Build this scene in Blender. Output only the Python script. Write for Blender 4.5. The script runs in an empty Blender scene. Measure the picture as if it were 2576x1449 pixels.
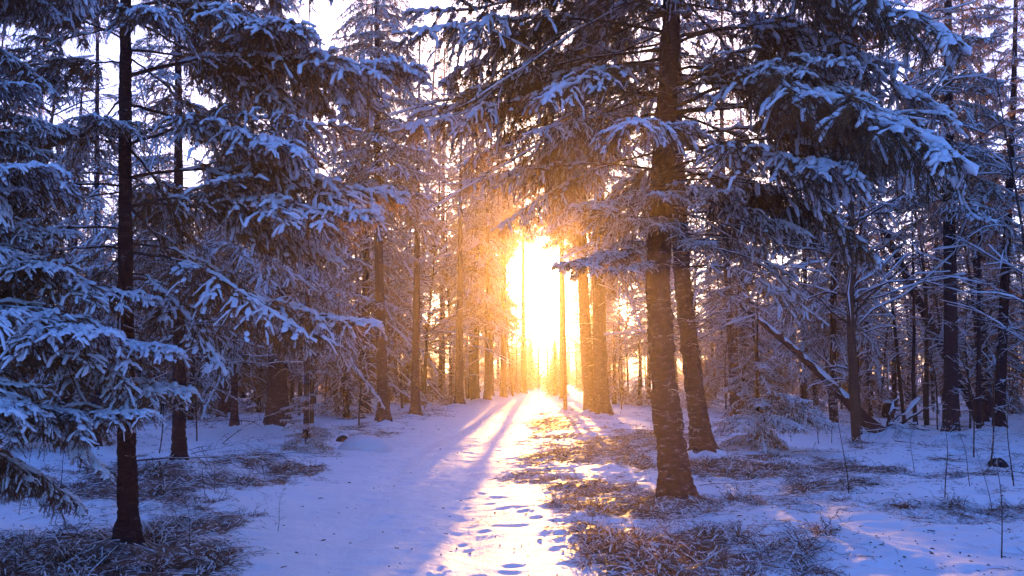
import bpy, math, random
import numpy as np
from mathutils import Vector, Matrix, Euler

R = math.radians
random.seed(7)
rng = np.random.default_rng(7)
S = bpy.context.scene
COL = S.collection

# ------------------------------------------------------------------ camera
CAMZ = 1.6
PITCH = R(6.02)
FPX = 796.0
cd = bpy.data.cameras.new('camera')
cam = bpy.data.objects.new('camera', cd)
COL.objects.link(cam)
cd.sensor_width = 36.0
cd.lens = FPX / 1024 * 36.0
cd.clip_start = 0.05
cd.clip_end = 3000
cam.location = (0, 0, CAMZ)
cam.rotation_euler = (R(90) + PITCH, 0, 0)
S.camera = cam

# ------------------------------------------------------------------ sky and sun
SUN_AZ, SUN_EL = R(1.8), R(6.75)
SUNV = Vector((math.sin(SUN_AZ) * math.cos(SUN_EL), math.cos(SUN_AZ) * math.cos(SUN_EL), math.sin(SUN_EL)))
W = bpy.data.worlds.new('World')
S.world = W
W.use_nodes = True
nt = W.node_tree
nt.nodes.clear()
N = nt.nodes.new
L = nt.links.new
out = N('ShaderNodeOutputWorld')
bg = N('ShaderNodeBackground')
bg.inputs['Strength'].default_value = 0.15
sky = N('ShaderNodeTexSky')
sky.sky_type = 'NISHITA'
sky.sun_disc = False
sky.sun_elevation = SUN_EL
sky.sun_rotation = SUN_AZ
sky.air_density = 1.0
sky.dust_density = 1.2
sky.ozone_density = 2.5
tint = N('ShaderNodeMix'); tint.data_type = 'RGBA'; tint.blend_type = 'MULTIPLY'
tint.inputs[0].default_value = 1.0
tint.inputs[7].default_value = (0.54, 0.80, 1.70, 1)
L(sky.outputs[0], tint.inputs[6])
# the bright disc and aureole of the low sun
tc = N('ShaderNodeTexCoord')
dot = N('ShaderNodeVectorMath'); dot.operation = 'DOT_PRODUCT'
dot.inputs[1].default_value = SUNV
L(tc.outputs['Generated'], dot.inputs[0])
mx = N('ShaderNodeMath'); mx.operation = 'MAXIMUM'; mx.inputs[1].default_value = 0.0
L(dot.outputs['Value'], mx.inputs[0])
def lobe(power, col, amt):
    p = N('ShaderNodeMath'); p.operation = 'POWER'; p.inputs[1].default_value = power
    L(mx.outputs[0], p.inputs[0])
    m = N('ShaderNodeMix'); m.data_type = 'RGBA'; m.blend_type = 'MULTIPLY'; m.inputs[0].default_value = 1
    m.inputs[7].default_value = tuple(c * amt for c in col) + (1,)
    L(p.outputs[0], m.inputs[6])
    return m.outputs[2]
def add(a, b):
    m = N('ShaderNodeMix'); m.data_type = 'RGBA'; m.blend_type = 'ADD'; m.inputs[0].default_value = 1
    m.clamp_result = False
    L(a, m.inputs[6]); L(b, m.inputs[7])
    return m.outputs[2]
s = add(tint.outputs[2], lobe(4500, (1, 0.75, 0.35), 70))
s = add(s, lobe(300, (1, 0.68, 0.10), 14))
s = add(s, lobe(24, (1, 0.55, 0.06), 22))
s = add(s, lobe(4, (1, 0.72, 0.70), 3))
L(s, bg.inputs['Color'])
L(bg.outputs[0], out.inputs['Surface'])

sl = bpy.data.lights.new('sun', 'SUN')
sl.energy = 4.2
sl.angle = R(0.4)
sl.color = (1.0, 0.50, 0.12)
so = bpy.data.objects.new('sun', sl)
COL.objects.link(so)
so.rotation_euler = (-SUNV).to_track_quat('-Z', 'Y').to_euler()
so.location = (3, 40, 30)

S.view_settings.view_transform = 'Standard'
S.view_settings.look = 'None'
S.view_settings.exposure = 1.72
S.view_settings.gamma = 1.0
S.view_settings.use_curve_mapping = False
S.render.engine = 'CYCLES'
S.cycles.use_denoising = True
S.cycles.denoising_prefilter = 'ACCURATE'
try:
    S.cycles.denoiser = 'OPENIMAGEDENOISE'
except Exception:
    pass
S.cycles.max_bounces = 5
S.cycles.diffuse_bounces = 3
S.cycles.glossy_bounces = 2
S.cycles.transmission_bounces = 3
S.cycles.volume_bounces = 0
S.cycles.sample_clamp_indirect = 4
S.cycles.caustics_reflective = False
S.cycles.caustics_refractive = False

# ------------------------------------------------------------------ pixel helpers (2576 x 1449 view of the photograph)
DS = 2576 / 1024.0
cp, sp_ = math.cos(PITCH), math.sin(PITCH)
def ray(xd, yd):
    x = (xd / DS - 512) / FPX
    y = (288 - yd / DS) / FPX
    return np.array([x, cp - y * sp_, sp_ + y * cp])
def at_depth(xd, yd, D):
    r = ray(xd, yd)
    return np.array([0, 0, CAMZ]) + r * (D / r[1])
def project(p):
    x, y, z = p[0], p[1], p[2] - CAMZ
    d = y * cp + z * sp_
    if d < 0.1:
        return (-9999, -9999)
    u = x / d
    v = (z * cp - y * sp_) / d
    return ((512 + u * FPX) * DS, (288 - v * FPX) * DS)

# ------------------------------------------------------------------ noise
def _hash(ix, iy, seed):
    h = (ix.astype(np.int64) * 374761393 + iy.astype(np.int64) * 668265263 + seed * 1442695041) & 0xFFFFFFFF
    h = ((h ^ (h >> 13)) * 1274126177) & 0xFFFFFFFF
    h = h ^ (h >> 16)
    return (h & 0xFFFF) / 65535.0
def vnoise(x, y, seed=0):
    x = np.asarray(x, float); y = np.asarray(y, float)
    ix, iy = np.floor(x), np.floor(y)
    fx, fy = x - ix, y - iy
    fx = fx * fx * (3 - 2 * fx); fy = fy * fy * (3 - 2 * fy)
    a = _hash(ix, iy, seed); b = _hash(ix + 1, iy, seed)
    c = _hash(ix, iy + 1, seed); d = _hash(ix + 1, iy + 1, seed)
    return (a + (b - a) * fx) * (1 - fy) + (c + (d - c) * fx) * fy
def fbm(x, y, seed=0, o=4):
    t, a, n = 0, 0.5, 0
    for i in range(o):
        t = t + a * (vnoise(x * 2 ** i, y * 2 ** i, seed + i * 17) - 0.5)
        a *= 0.5
    return t
def sm(a, b, x):
    t = np.clip((x - a) / (b - a), 0, 1)
    return t * t * (3 - 2 * t)

# ------------------------------------------------------------------ terrain
PATH_Y = [-8, 3, 6, 10, 15, 20, 30, 40, 55, 75, 110, 200]
PATH_X = [-0.4, -0.65, -0.8, -1.2, -1.35, -1.15, -0.4, 0.5, 2.1, 3.0, 5.0, 9.0]
PATH_W = [1.5, 1.5, 1.6, 1.8, 1.9, 1.9, 1.6, 1.4, 1.2, 1.5, 2.0, 2.0]
def path_d(x, y):
    c = np.interp(y, PATH_Y, PATH_X)
    w = np.interp(y, PATH_Y, PATH_W) + 0.5 * fbm(x * 0.5 + 9, y * 0.35, 91, 3)
    return np.abs(x - c) / w
MOUNDS = []       # x, y, radius, height
def base_h(x, y):
    pd = path_d(x, y)
    off = sm(0.8, 1.8, pd)
    h = fbm(x * 0.28, y * 0.28, 3, 3) * 0.34 * off + fbm(x * 1.3 + 5, y * 1.3, 13, 3) * (0.05 + 0.09 * off)
    h = h + off * 0.07
    h = h + 1.2 * sm(60, 180, y) * fbm(x * 0.02, y * 0.02, 41, 2)
    return h
def hgt(x, y):
    h = base_h(x, y)
    for (mx_, my_, r_, a_) in MOUNDS:
        d2 = ((x - mx_) ** 2 + (y - my_) ** 2) / (r_ * r_)
        h = h + a_ * np.exp(-d2 * 2.0)
    return h
def h1(x, y):
    return float(hgt(np.array([x]), np.array([y]))[0])
def ground_at(xd, yd):
    r = ray(xd, yd)
    o = np.array([0, 0, CAMZ])
    t = np.concatenate([np.arange(2, 30, 0.05), np.arange(30, 150, 0.4)]) / r[1]
    P = o[None] + r[None] * t[:, None]
    below = P[:, 2] < base_h(P[:, 0], P[:, 1])
    i = int(np.argmax(below)) if below.any() else len(t) - 1
    return P[i]

# ------------------------------------------------------------------ materials
def new_mat(name):
    m = bpy.data.materials.new(name)
    m.use_nodes = True
    t = m.node_tree
    t.nodes.clear()
    o = t.nodes.new('ShaderNodeOutputMaterial')
    return m, t, o
def noise_node(t, scale, detail=4, rough=0.6, coord='Object', vec=None, sc=None):
    n = t.nodes.new('ShaderNodeTexNoise')
    n.inputs['Scale'].default_value = scale
    n.inputs['Detail'].default_value = detail
    n.inputs['Roughness'].default_value = rough
    c = t.nodes.new('ShaderNodeTexCoord')
    if sc:
        mp = t.nodes.new('ShaderNodeMapping')
        mp.inputs['Scale'].default_value = sc
        t.links.new(c.outputs[coord], mp.inputs[0])
        t.links.new(mp.outputs[0], n.inputs[0])
    else:
        t.links.new(c.outputs[coord], n.inputs[0])
    return n
def ramp(t, src, stops):
    r = t.nodes.new('ShaderNodeValToRGB')
    e = r.color_ramp.elements
    while len(e) < len(stops):
        e.new(0.5)
    for i, (p, c) in enumerate(stops):
        e[i].position = p
        e[i].color = c if len(c) == 4 else tuple(c) + (1,)
    t.links.new(src, r.inputs[0])
    return r
def bump(t, src, strength, dist):
    b = t.nodes.new('ShaderNodeBump')
    b.inputs['Strength'].default_value = strength
    b.inputs['Distance'].default_value = dist
    t.links.new(src, b.inputs['Height'])
    return b

def mat_snow(name='snow', bscale=60, translucent=0.25):
    m, t, o = new_mat(name)
    p = t.nodes.new('ShaderNodeBsdfPrincipled')
    n = noise_node(t, 6, 3)
    r = ramp(t, n.outputs[0], [(0.3, (0.76, 0.77, 0.82)), (0.7, (0.86, 0.86, 0.89))])
    t.links.new(r.outputs[0], p.inputs['Base Color'])
    p.inputs['Roughness'].default_value = 0.75
    p.inputs['Specular IOR Level'].default_value = 0.25
    n2 = noise_node(t, bscale, 4, 0.7)
    b = bump(t, n2.outputs[0], 0.5, 0.01)
    t.links.new(b.outputs[0], p.inputs['Normal'])
    tr = t.nodes.new('ShaderNodeBsdfTranslucent')
    tr.inputs['Color'].default_value = (0.85, 0.8, 0.8, 1)
    mix = t.nodes.new('ShaderNodeMixShader')
    mix.inputs[0].default_value = translucent
    t.links.new(p.outputs[0], mix.inputs[1])
    t.links.new(tr.outputs[0], mix.inputs[2])
    t.links.new(mix.outputs[0], o.inputs[0])
    return m
M_SNOW = mat_snow()

def mat_needle():
    m, t, o = new_mat('spruce_needles')
    d = t.nodes.new('ShaderNodeBsdfPrincipled')
    n = noise_node(t, 3, 3)
    r = ramp(t, n.outputs[0], [(0.3, (0.007, 0.005, 0.011)), (0.55, (0.018, 0.010, 0.020)), (0.8, (0.045, 0.024, 0.032))])
    t.links.new(r.outputs[0], d.inputs['Base Color'])
    d.inputs['Roughness'].default_value = 0.55
    tr = t.nodes.new('ShaderNodeBsdfTranslucent')
    tr.inputs['Color'].default_value = (0.85, 0.42, 0.09, 1)
    mix = t.nodes.new('ShaderNodeMixShader')
    mix.inputs[0].default_value = 0.27
    t.links.new(d.outputs[0], mix.inputs[1])
    t.links.new(tr.outputs[0], mix.inputs[2])
    t.links.new(mix.outputs[0], o.inputs[0])
    return m
M_NEEDLE = mat_needle()

def mat_bark(name, c0, c1, c2, snow=0.0, bs=1.0):
    m, t, o = new_mat(name)
    p = t.nodes.new('ShaderNodeBsdfPrincipled')
    n = noise_node(t, 8, 6, 0.75, sc=(1, 1, 3.4))
    n2 = noise_node(t, 42, 4, 0.7, sc=(1, 1, 1.6))
    r = ramp(t, n.outputs[0], [(0.30, c0), (0.52, c1), (0.75, c2)])
    col = r.outputs[0]
    if snow > 0:
        n3 = noise_node(t, 9, 7, 0.8, sc=(1, 1, 3.0))
        k = ramp(t, n3.outputs[0], [(0.645 - 0.1 * snow, (0, 0, 0)), (0.76 - 0.08 * snow, (1, 1, 1))])
        mx2 = t.nodes.new('ShaderNodeMix'); mx2.data_type = 'RGBA'
        t.links.new(k.outputs[0], mx2.inputs[0])
        t.links.new(col, mx2.inputs[6])
        mx2.inputs[7].default_value = (0.55, 0.55, 0.6, 1)
        col = mx2.outputs[2]
    t.links.new(col, p.inputs['Base Color'])
    p.inputs['Roughness'].default_value = 0.9
    p.inputs['Specular IOR Level'].default_value = 0.2
    b = bump(t, n.outputs[0], 1.0 * bs, 0.06)
    b2 = bump(t, n2.outputs[0], 0.7 * bs, 0.012)
    t.links.new(b.outputs[0], b2.inputs['Normal'])
    t.links.new(b2.outputs[0], p.inputs['Normal'])
    t.links.new(p.outputs[0], o.inputs[0])
    return m
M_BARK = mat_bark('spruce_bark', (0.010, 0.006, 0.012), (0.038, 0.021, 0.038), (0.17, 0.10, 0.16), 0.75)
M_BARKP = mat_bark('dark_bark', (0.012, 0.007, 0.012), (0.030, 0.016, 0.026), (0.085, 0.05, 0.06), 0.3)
M_TWIG = mat_bark('twig_bark', (0.03, 0.018, 0.016), (0.06, 0.035, 0.03), (0.11, 0.07, 0.055), 0, 0.4)

def mat_ground():
    m, t, o = new_mat('forest_snow')
    p = t.nodes.new('ShaderNodeBsdfPrincipled')
    at = t.nodes.new('ShaderNodeAttribute'); at.attribute_name = 'litter'
    n = noise_node(t, 22, 8, 0.85)
    ma = t.nodes.new('ShaderNodeMath'); ma.operation = 'MULTIPLY_ADD'
    ma.inputs[1].default_value = 0.45
    t.links.new(at.outputs['Fac'], ma.inputs[0])
    t.links.new(n.outputs[0], ma.inputs[2])
    k = ramp(t, ma.outputs[0], [(0.82, (0, 0, 0)), (0.94, (1, 1, 1))])
    n2 = noise_node(t, 70, 4, 0.7)
    lit = ramp(t, n2.outputs[0], [(0.3, (0.022, 0.013, 0.014)), (0.5, (0.06, 0.036, 0.034)), (0.75, (0.22, 0.16, 0.13))])
    sn = noise_node(t, 1.3, 4)
    sc = ramp(t, sn.outputs[0], [(0.3, (0.74, 0.76, 0.81)), (0.7, (0.83, 0.83, 0.86))])
    mix = t.nodes.new('ShaderNodeMix'); mix.data_type = 'RGBA'
    t.links.new(k.outputs[0], mix.inputs[0])
    t.links.new(sc.outputs[0], mix.inputs[6])
    t.links.new(lit.outputs[0], mix.inputs[7])
    t.links.new(mix.outputs[2], p.inputs['Base Color'])
    p.inputs['Roughness'].default_value = 0.6
    p.inputs['Specular IOR Level'].default_value = 0.3
    n3 = noise_node(t, 9, 6, 0.65)
    n4 = noise_node(t, 90, 3, 0.8)
    b = bump(t, n3.outputs[0], 0.5, 0.05)
    b2 = bump(t, n4.outputs[0], 0.45, 0.008)
    t.links.new(b.outputs[0], b2.inputs['Normal'])
    t.links.new(b2.outputs[0], p.inputs['Normal'])
    t.links.new(p.outputs[0], o.inputs[0])
    return m
M_GROUND = mat_ground()

def mat_grass():
    m, t, o = new_mat('dry_grass')
    d = t.nodes.new('ShaderNodeBsdfPrincipled')
    n = noise_node(t, 5, 4)
    r = ramp(t, n.outputs[0], [(0.3, (0.016, 0.008, 0.012)), (0.5, (0.036, 0.018, 0.022)), (0.74, (0.12, 0.065, 0.05))])
    t.links.new(r.outputs[0], d.inputs['Base Color'])
    d.inputs['Roughness'].default_value = 0.7
    tr = t.nodes.new('ShaderNodeBsdfTranslucent')
    tr.inputs['Color'].default_value = (0.40, 0.24, 0.09, 1)
    mix = t.nodes.new('ShaderNodeMixShader')
    mix.inputs[0].default_value = 0.28
    t.links.new(d.outputs[0], mix.inputs[1])
    t.links.new(tr.outputs[0], mix.inputs[2])
    t.links.new(mix.outputs[0], o.inputs[0])
    return m
M_GRASS = mat_grass()

# ------------------------------------------------------------------ mesh building
class MB:
    def __init__(s):
        s.v, s.f, s.n = [], [], 0
    def add(s, v, f, mat=0, smooth=True):
        v = np.asarray(v, np.float32).reshape(-1, 3)
        f = np.asarray(f, np.int32)
        if len(v) == 0 or len(f) == 0:
            return
        s.v.append(v)
        s.f.append((f + s.n, mat, smooth))
        s.n += len(v)
    def merge(s, other, M=None):
        vs = np.concatenate(other.v)
        if M is not None:
            M = np.asarray(M)
            vs = vs @ M[:3, :3].T + M[:3, 3]
        base = s.n
        s.v.append(vs.astype(np.float32))
        for f, m, sm_ in other.f:
            s.f.append((f + base, m, sm_))
        s.n += len(vs)
    def mesh(s, name, mats):
        me = bpy.data.meshes.new(name)
        v = np.concatenate(s.v)
        me.vertices.add(len(v))
        me.vertices.foreach_set('co', v.ravel())
        tot = sum(f.size for f, _, _ in s.f)
        cnt = sum(len(f) for f, _, _ in s.f)
        me.loops.add(tot)
        me.polygons.add(cnt)
        me.loops.foreach_set('vertex_index', np.concatenate([f.ravel() for f, _, _ in s.f]))
        sizes = np.concatenate([np.full(len(f), f.shape[1], np.int32) for f, _, _ in s.f])
        st = np.concatenate([[0], np.cumsum(sizes)[:-1]]).astype(np.int32)
        me.polygons.foreach_set('loop_start', st)
        me.polygons.foreach_set('material_index', np.concatenate([np.full(len(f), m, np.int32) for f, m, _ in s.f]))
        me.polygons.foreach_set('use_smooth', np.concatenate([np.full(len(f), sm_, bool) for f, _, sm_ in s.f]))
        for m in mats:
            me.materials.append(m)
        me.update(calc_edges=True)
        return me

def nrm(a):
    return a / np.maximum(np.linalg.norm(a, axis=-1, keepdims=True), 1e-9)
def tubes(P, rad, m, flat=1.0, ref=(0, 0, 1)):
    """P [n,k,3], rad [n,k] -> vertices, quads of n open tubes"""
    n, k, _ = P.shape
    T = nrm(np.gradient(P, axis=1))
    up = np.zeros_like(T); up[..., :] = ref
    a = np.cross(T, up)
    bad = np.linalg.norm(a, axis=-1) < 0.15
    a[bad] = np.cross(T[bad], np.array([1.0, 0, 0]))
    a = nrm(a)
    b = np.cross(a, T)
    th = np.linspace(0, 2 * np.pi, m, endpoint=False)
    V = P[:, :, None] + rad[:, :, None, None] * (np.cos(th)[None, None, :, None] * a[:, :, None] + flat * np.sin(th)[None, None, :, None] * b[:, :, None])
    idx = np.arange(n * k * m).reshape(n, k, m)
    nx = np.roll(idx, -1, axis=2)
    F = np.stack([idx[:, :-1], nx[:, :-1], nx[:, 1:], idx[:, 1:]], axis=-1).reshape(-1, 4)
    return V.reshape(-1, 3), F[:, ::-1]

def curves(P0, D, Ln, k, droop, g, wig=0.03):
    n = len(P0)
    s_ = np.linspace(0, 1, k)[None, :, None]
    P = P0[:, None] + D[:, None] * (Ln[:, None, None] * s_)
    P[..., 2] -= (droop * Ln)[:, None] * s_[..., 0] ** 2
    w = g.normal(0, 1, (n, k, 3)); w[:, 0] = 0
    w = np.cumsum(w, axis=1) / np.sqrt(k)
    return P + w * (Ln * wig)[:, None, None]

def along(P, i, t):
    """positions and tangents on polylines P[i] at parameter t"""
    k = P.shape[1]
    u = np.clip(t, 0, 0.9999) * (k - 1)
    j = u.astype(int)
    f = (u - j)[:, None]
    A, B = P[i, j], P[i, j + 1]
    return A + (B - A) * f, nrm(B - A)

def needles(mb, P, Ln, dens, nl, nw, g, t0=0.0, mat=1):
    cnt = np.maximum(1, (Ln * dens).astype(int))
    i = np.repeat(np.arange(len(P)), cnt)
    t = t0 + (1 - t0) * g.random(len(i)) ** 0.9
    pos, T = along(P, i, t)
    rd = nrm(g.normal(0, 1, pos.shape))
    rd = nrm(rd - T * (rd * T).sum(-1, keepdims=True))
    d = nrm(T * 0.75 + rd * g.uniform(0.6, 1.2, (len(i), 1)))
    side = nrm(np.cross(d, rd + 0.3 * g.normal(0, 1, pos.shape)))
    l = (nl * g.uniform(0.7, 1.3, len(i)))[:, None]
    V = np.stack([pos - side * nw / 2, pos + side * nw / 2, pos + d * l], axis=1).reshape(-1, 3)
    F = np.arange(len(V)).reshape(-1, 3)
    mb.add(V, F, mat, False)

def snow_runs(mb, P, r0, g, prob, m=6, t_taper=0.25, lift=0.65, k2=None):
    """lumpy pads of snow lying along polylines"""
    n = len(P)
    keep = g.random(n) < prob
    P = P[keep]
    n = len(P)
    if n == 0:
        return
    if k2:
        k = P.shape[1]
        u = np.linspace(0, k - 1.001, k2)
        j = u.astype(int); f = (u - j)[None, :, None]
        P = P[:, j] * (1 - f) + P[:, j + 1] * f
    k = P.shape[1]
    lump = g.uniform(0.55, 1.45, (n, k))
    rad = r0 * g.uniform(0.7, 1.3, (n, 1)) * lump
    s_ = np.linspace(0, 1, k)[None]
    rad = rad * np.clip(np.minimum(s_ / t_taper, 1.0) * 0.7 + 0.3, 0, 1)
    rad[:, 0] *= 0.3
    rad[:, -1] = 0.0015
    Q = P.copy()
    e = nrm(P[:, -1] - P[:, -2])
    rad[:, -2] *= 0.9
    Q[:, -2] = P[:, -1] - e * rad[:, -2:-1] * 0.5
    Q[:, 1:-1] += g.normal(0, 0.28, (n, k - 2, 3)) * rad[:, 1:-1, None]
    Q[..., 2] += rad * lift
    V, F = tubes(Q, rad, m, 0.8)
    V = V.reshape(n, k, m, 3)
    V = Q[:, :, None] + (V - Q[:, :, None]) * g.uniform(0.78, 1.24, (n, k, m, 1))
    mb.add(V.reshape(-1, 3), F, 0, True)

def pads(mb, P2, g, n, bare, t2):
    w = 0.15 + t2; w = w / w.sum()
    i = g.choice(len(P2), n, p=w)
    c, T = along(P2, i, g.uniform(0.15, 0.95, n))
    u = np.array([0.0, 0.45, 0.85, 1.0]); m = 8
    r = g.uniform(0.010, 0.034, n)
    th = np.linspace(0, 2 * np.pi, m, endpoint=False)
    ca = nrm(T * [1, 1, 0.5]); cb = nrm(np.cross(np.array([0, 0, 1.0]), T))
    R_ = np.cos(u * np.pi / 2) + 0.001
    V = c[:, None, None] + r[:, None, None, None] * (R_[None, :, None, None] * (1.5 * np.cos(th)[None, None, :, None] * ca[:, None, None] + np.sin(th)[None, None, :, None] * cb[:, None, None]))
    V[..., 2] += r[:, None, None] * (np.sin(u * np.pi / 2) * 0.85)[None, :, None]
    V = V + g.normal(0, 0.13, V.shape) * r[:, None, None, None]
    idx = np.arange(n * 4 * m).reshape(n, 4, m); nx = np.roll(idx, -1, 2)
    F = np.stack([idx[:, :-1], nx[:, :-1], nx[:, 1:], idx[:, 1:]], -1).reshape(-1, 4)
    mb.add(V.reshape(-1, 3), F, 0, True)

class Bough:
    pass
def make_bough(seed, Lb, rise, drop, bare, lod, snow=1.0, hang=0.25, dens=1.0, width=0.33, dead=False):
    g = np.random.default_rng(seed)
    B = Bough()
    wood, sn = MB(), MB()
    k1 = (22, 14, 8)[lod]
    s_ = np.linspace(0, 1, k1)
    main = np.zeros((1, k1, 3))
    main[0, :, 0] = Lb * s_ * (1 - 0.12 * drop * s_)
    main[0, :, 1] = Lb * 0.05 * np.sin(s_ * 3.1 + g.uniform(0, 6)) * s_
    main[0, :, 2] = Lb * (rise * s_ - drop * s_ ** 2 + 0.06 * sm(0.7, 1, s_))
    main += np.cumsum(g.normal(0, 0.004 * Lb, (1, k1, 3)), axis=1) * (1 if lod < 2 else 0.4)
    main[0, 0] = 0
    rm = np.interp(s_, [0, 0.3, 1], [0.013, 0.009, 0.003])[None] * Lb / 2
    if dead:
        rm = rm * 0.8
    v, f = tubes(main, rm * (1 if lod < 2 else 1.3), (6, 4, 3)[lod])
    wood.add(v, f, 0)
    # secondary branchlets, in pairs
    sp2 = (0.062, 0.095, 0.2)[lod] * Lb / 2 * (2.2 if dead else 1) / dens
    t2 = np.arange(bare, 0.97, sp2 / Lb)
    t2 = np.repeat(t2, 2) + g.normal(0, 0.012, len(t2) * 2)
    side = np.tile([1, -1], len(t2) // 2)
    t2 = np.clip(t2, 0.03, 0.98)
    n2 = len(t2)
    pos, T = along(main, np.zeros(n2, int), t2)
    Sd = nrm(np.cross(np.array([0, 0, 1.0]), T)) * side[:, None]
    ang = R(1) * g.uniform(42, 72, n2)
    D2 = nrm(T * np.cos(ang)[:, None] + Sd * np.sin(ang)[:, None] + np.array([0, 0, 1.0]) * g.normal(0.05, 0.14, n2)[:, None])
    prof = np.minimum(1, (1 - t2) * 1.7 + 0.12) * np.minimum(1, (t2 - bare) * 4 + 0.45)
    L2 = Lb * width * prof * g.uniform(0.55, 1.15, n2)
    k2 = (10, 6, 4)[lod]
    P2 = curves(pos, D2, L2, k2, 0.75 * hang * g.uniform(0.3, 1.6, n2) + (0.1 if not dead else 0), g, 0.05)
    r2 = np.interp(np.linspace(0, 1, k2), [0, 1], [0.0042, 0.0015])[None] * np.ones((n2, 1)) * Lb / 2
    v, f = tubes(P2, r2 * (1, 1.2, 1.8)[lod], 3)
    wood.add(v, f, 0)
    if dead:
        n3 = n2 * 3
        i3 = g.integers(0, n2, n3)
        p3, T3 = along(P2, i3, g.uniform(0.2, 1, n3))
        D3 = nrm(T3 + g.normal(0, 0.6, (n3, 3)))
        P3 = curves(p3, D3, L2[i3] * g.uniform(0.2, 0.55, n3), 4, g.uniform(0, 0.5, n3), g, 0.08)
        v, f = tubes(P3, np.ones((n3, 4)) * (0.0016, 0.003, 0.006)[lod] * Lb / 2, 3)
        wood.add(v, f, 0)
        snow_runs(sn, main[:, 1:], 0.012 * Lb / 2 * snow, g, 1.0, 5)
        snow_runs(sn, P2, 0.006 * Lb / 2 * snow, g, 0.5, 4)
        B.wood, B.snow, B.L = wood, sn, Lb
        return B
    # tertiary twigs
    if lod < 2:
        sp3 = (0.042, 0.08)[lod]
        cnt = np.maximum(2, (L2 / sp3 * 2).astype(int))
        i3 = np.repeat(np.arange(n2), cnt)
        n3 = len(i3)
        t3 = g.uniform(0.08, 0.97, n3)
        sd3 = np.where(g.random(n3) < 0.5, 1.0, -1.0)
        p3, T3 = along(P2, i3, t3)
        S3 = nrm(np.cross(np.array([0, 0, 1.0]), T3)) * sd3[:, None]
        a3 = R(1) * g.uniform(30, 60, n3)
        D3 = nrm(T3 * np.cos(a3)[:, None] + S3 * np.sin(a3)[:, None] + np.array([0, 0, 1.0]) * g.normal(0, 0.16, n3)[:, None])
        L3 = np.minimum(L2[i3] * (1 - 0.7 * t3) * g.uniform(0.25, 0.5, n3), 0.10) + g.uniform(0.03, 0.075, n3)
        # some twigs simply hang
        hg = g.random(n3) < 0.32
        L3[hg] *= g.uniform(0.5, 1.35, hg.sum())
        D3[hg] = nrm(D3[hg] + np.array([0, 0, -1.1]))
        k3 = (5, 4)[lod]
        P3 = curves(p3, D3, L3, k3, hang * g.uniform(0.6, 1.8, n3), g, 0.05)
    if lod == 0:
        v, f = tubes(P3, np.ones((n3, k3)) * 0.0022, 3)
        wood.add(v, f, 0)
        needles(wood, P3, L3, 360, 0.026, 0.0045, g)
        needles(wood, P2, L2, 280, 0.026, 0.0045, g)
        needles(wood, main, np.array([Lb]), 240, 0.024, 0.005, g, bare)
        wp = 0.35 + 0.65 * sm(bare, 0.75, t2)
        snow_runs(sn, P2[:, 1:8], 0.0135 * g.uniform(0.8, 1.3, (1, 1)), g, 0.72 * snow * wp, 7, k2=18)
        pads(sn, P2, g, int(360 * snow), bare, t2)
        up = ~hg
        snow_runs(sn, P3[up], 0.0118, g, 0.64 * snow * wp[i3][up], 6, k2=8)
        snow_runs(sn, P3[hg], 0.009, g, 0.12 * snow, 5)
        snow_runs(sn, main[:, int(k1 * (bare * 0.6)):], 0.023, g, 1.0, 7, k2=44)
    elif lod == 1:
        needles(wood, P3, L3, 105, 0.036, 0.009, g)
        needles(wood, P2, L2, 90, 0.038, 0.010, g)
        needles(wood, main, np.array([Lb]), 80, 0.036, 0.010, g, bare)
        snow_runs(sn, P2[:, 1:5], 0.018, g, min(1, 0.5 * snow), 5)
        snow_runs(sn, P3[~hg], 0.015, g, 0.40 * snow, 5)
        snow_runs(sn, main[:, 2:], 0.022, g, 1.0, 5)
    else:
        needles(wood, P2, L2, 46, 0.13, 0.035, g)
        needles(wood, main, np.array([Lb]), 30, 0.12, 0.035, g, bare)
        snow_runs(sn, P2, 0.030, g, 0.30 * snow, 4)
        snow_runs(sn, main[:, 1:], 0.045, g, 0.9, 4)
    B.wood, B.snow, B.L = wood, sn, Lb
    return B

# ------------------------------------------------------------------ objects
def tag(o, label=None, cat=None, group=None, kind=None):
    if label: o['label'] = label
    if cat: o['category'] = cat
    if group: o['group'] = group
    if kind: o['kind'] = kind
    return o
def obj(name, me, parent=None, loc=(0, 0, 0)):
    o = bpy.data.objects.new(name, me)
    COL.objects.link(o)
    o.location = loc
    if parent is not None:
        o.parent = parent
    return o
def thing(name, loc, label, cat, group=None):
    o = bpy.data.objects.new(name, None)
    COL.objects.link(o)
    o.location = loc
    o.empty_display_size = 0.3
    return tag(o, label, cat, group)

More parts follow.
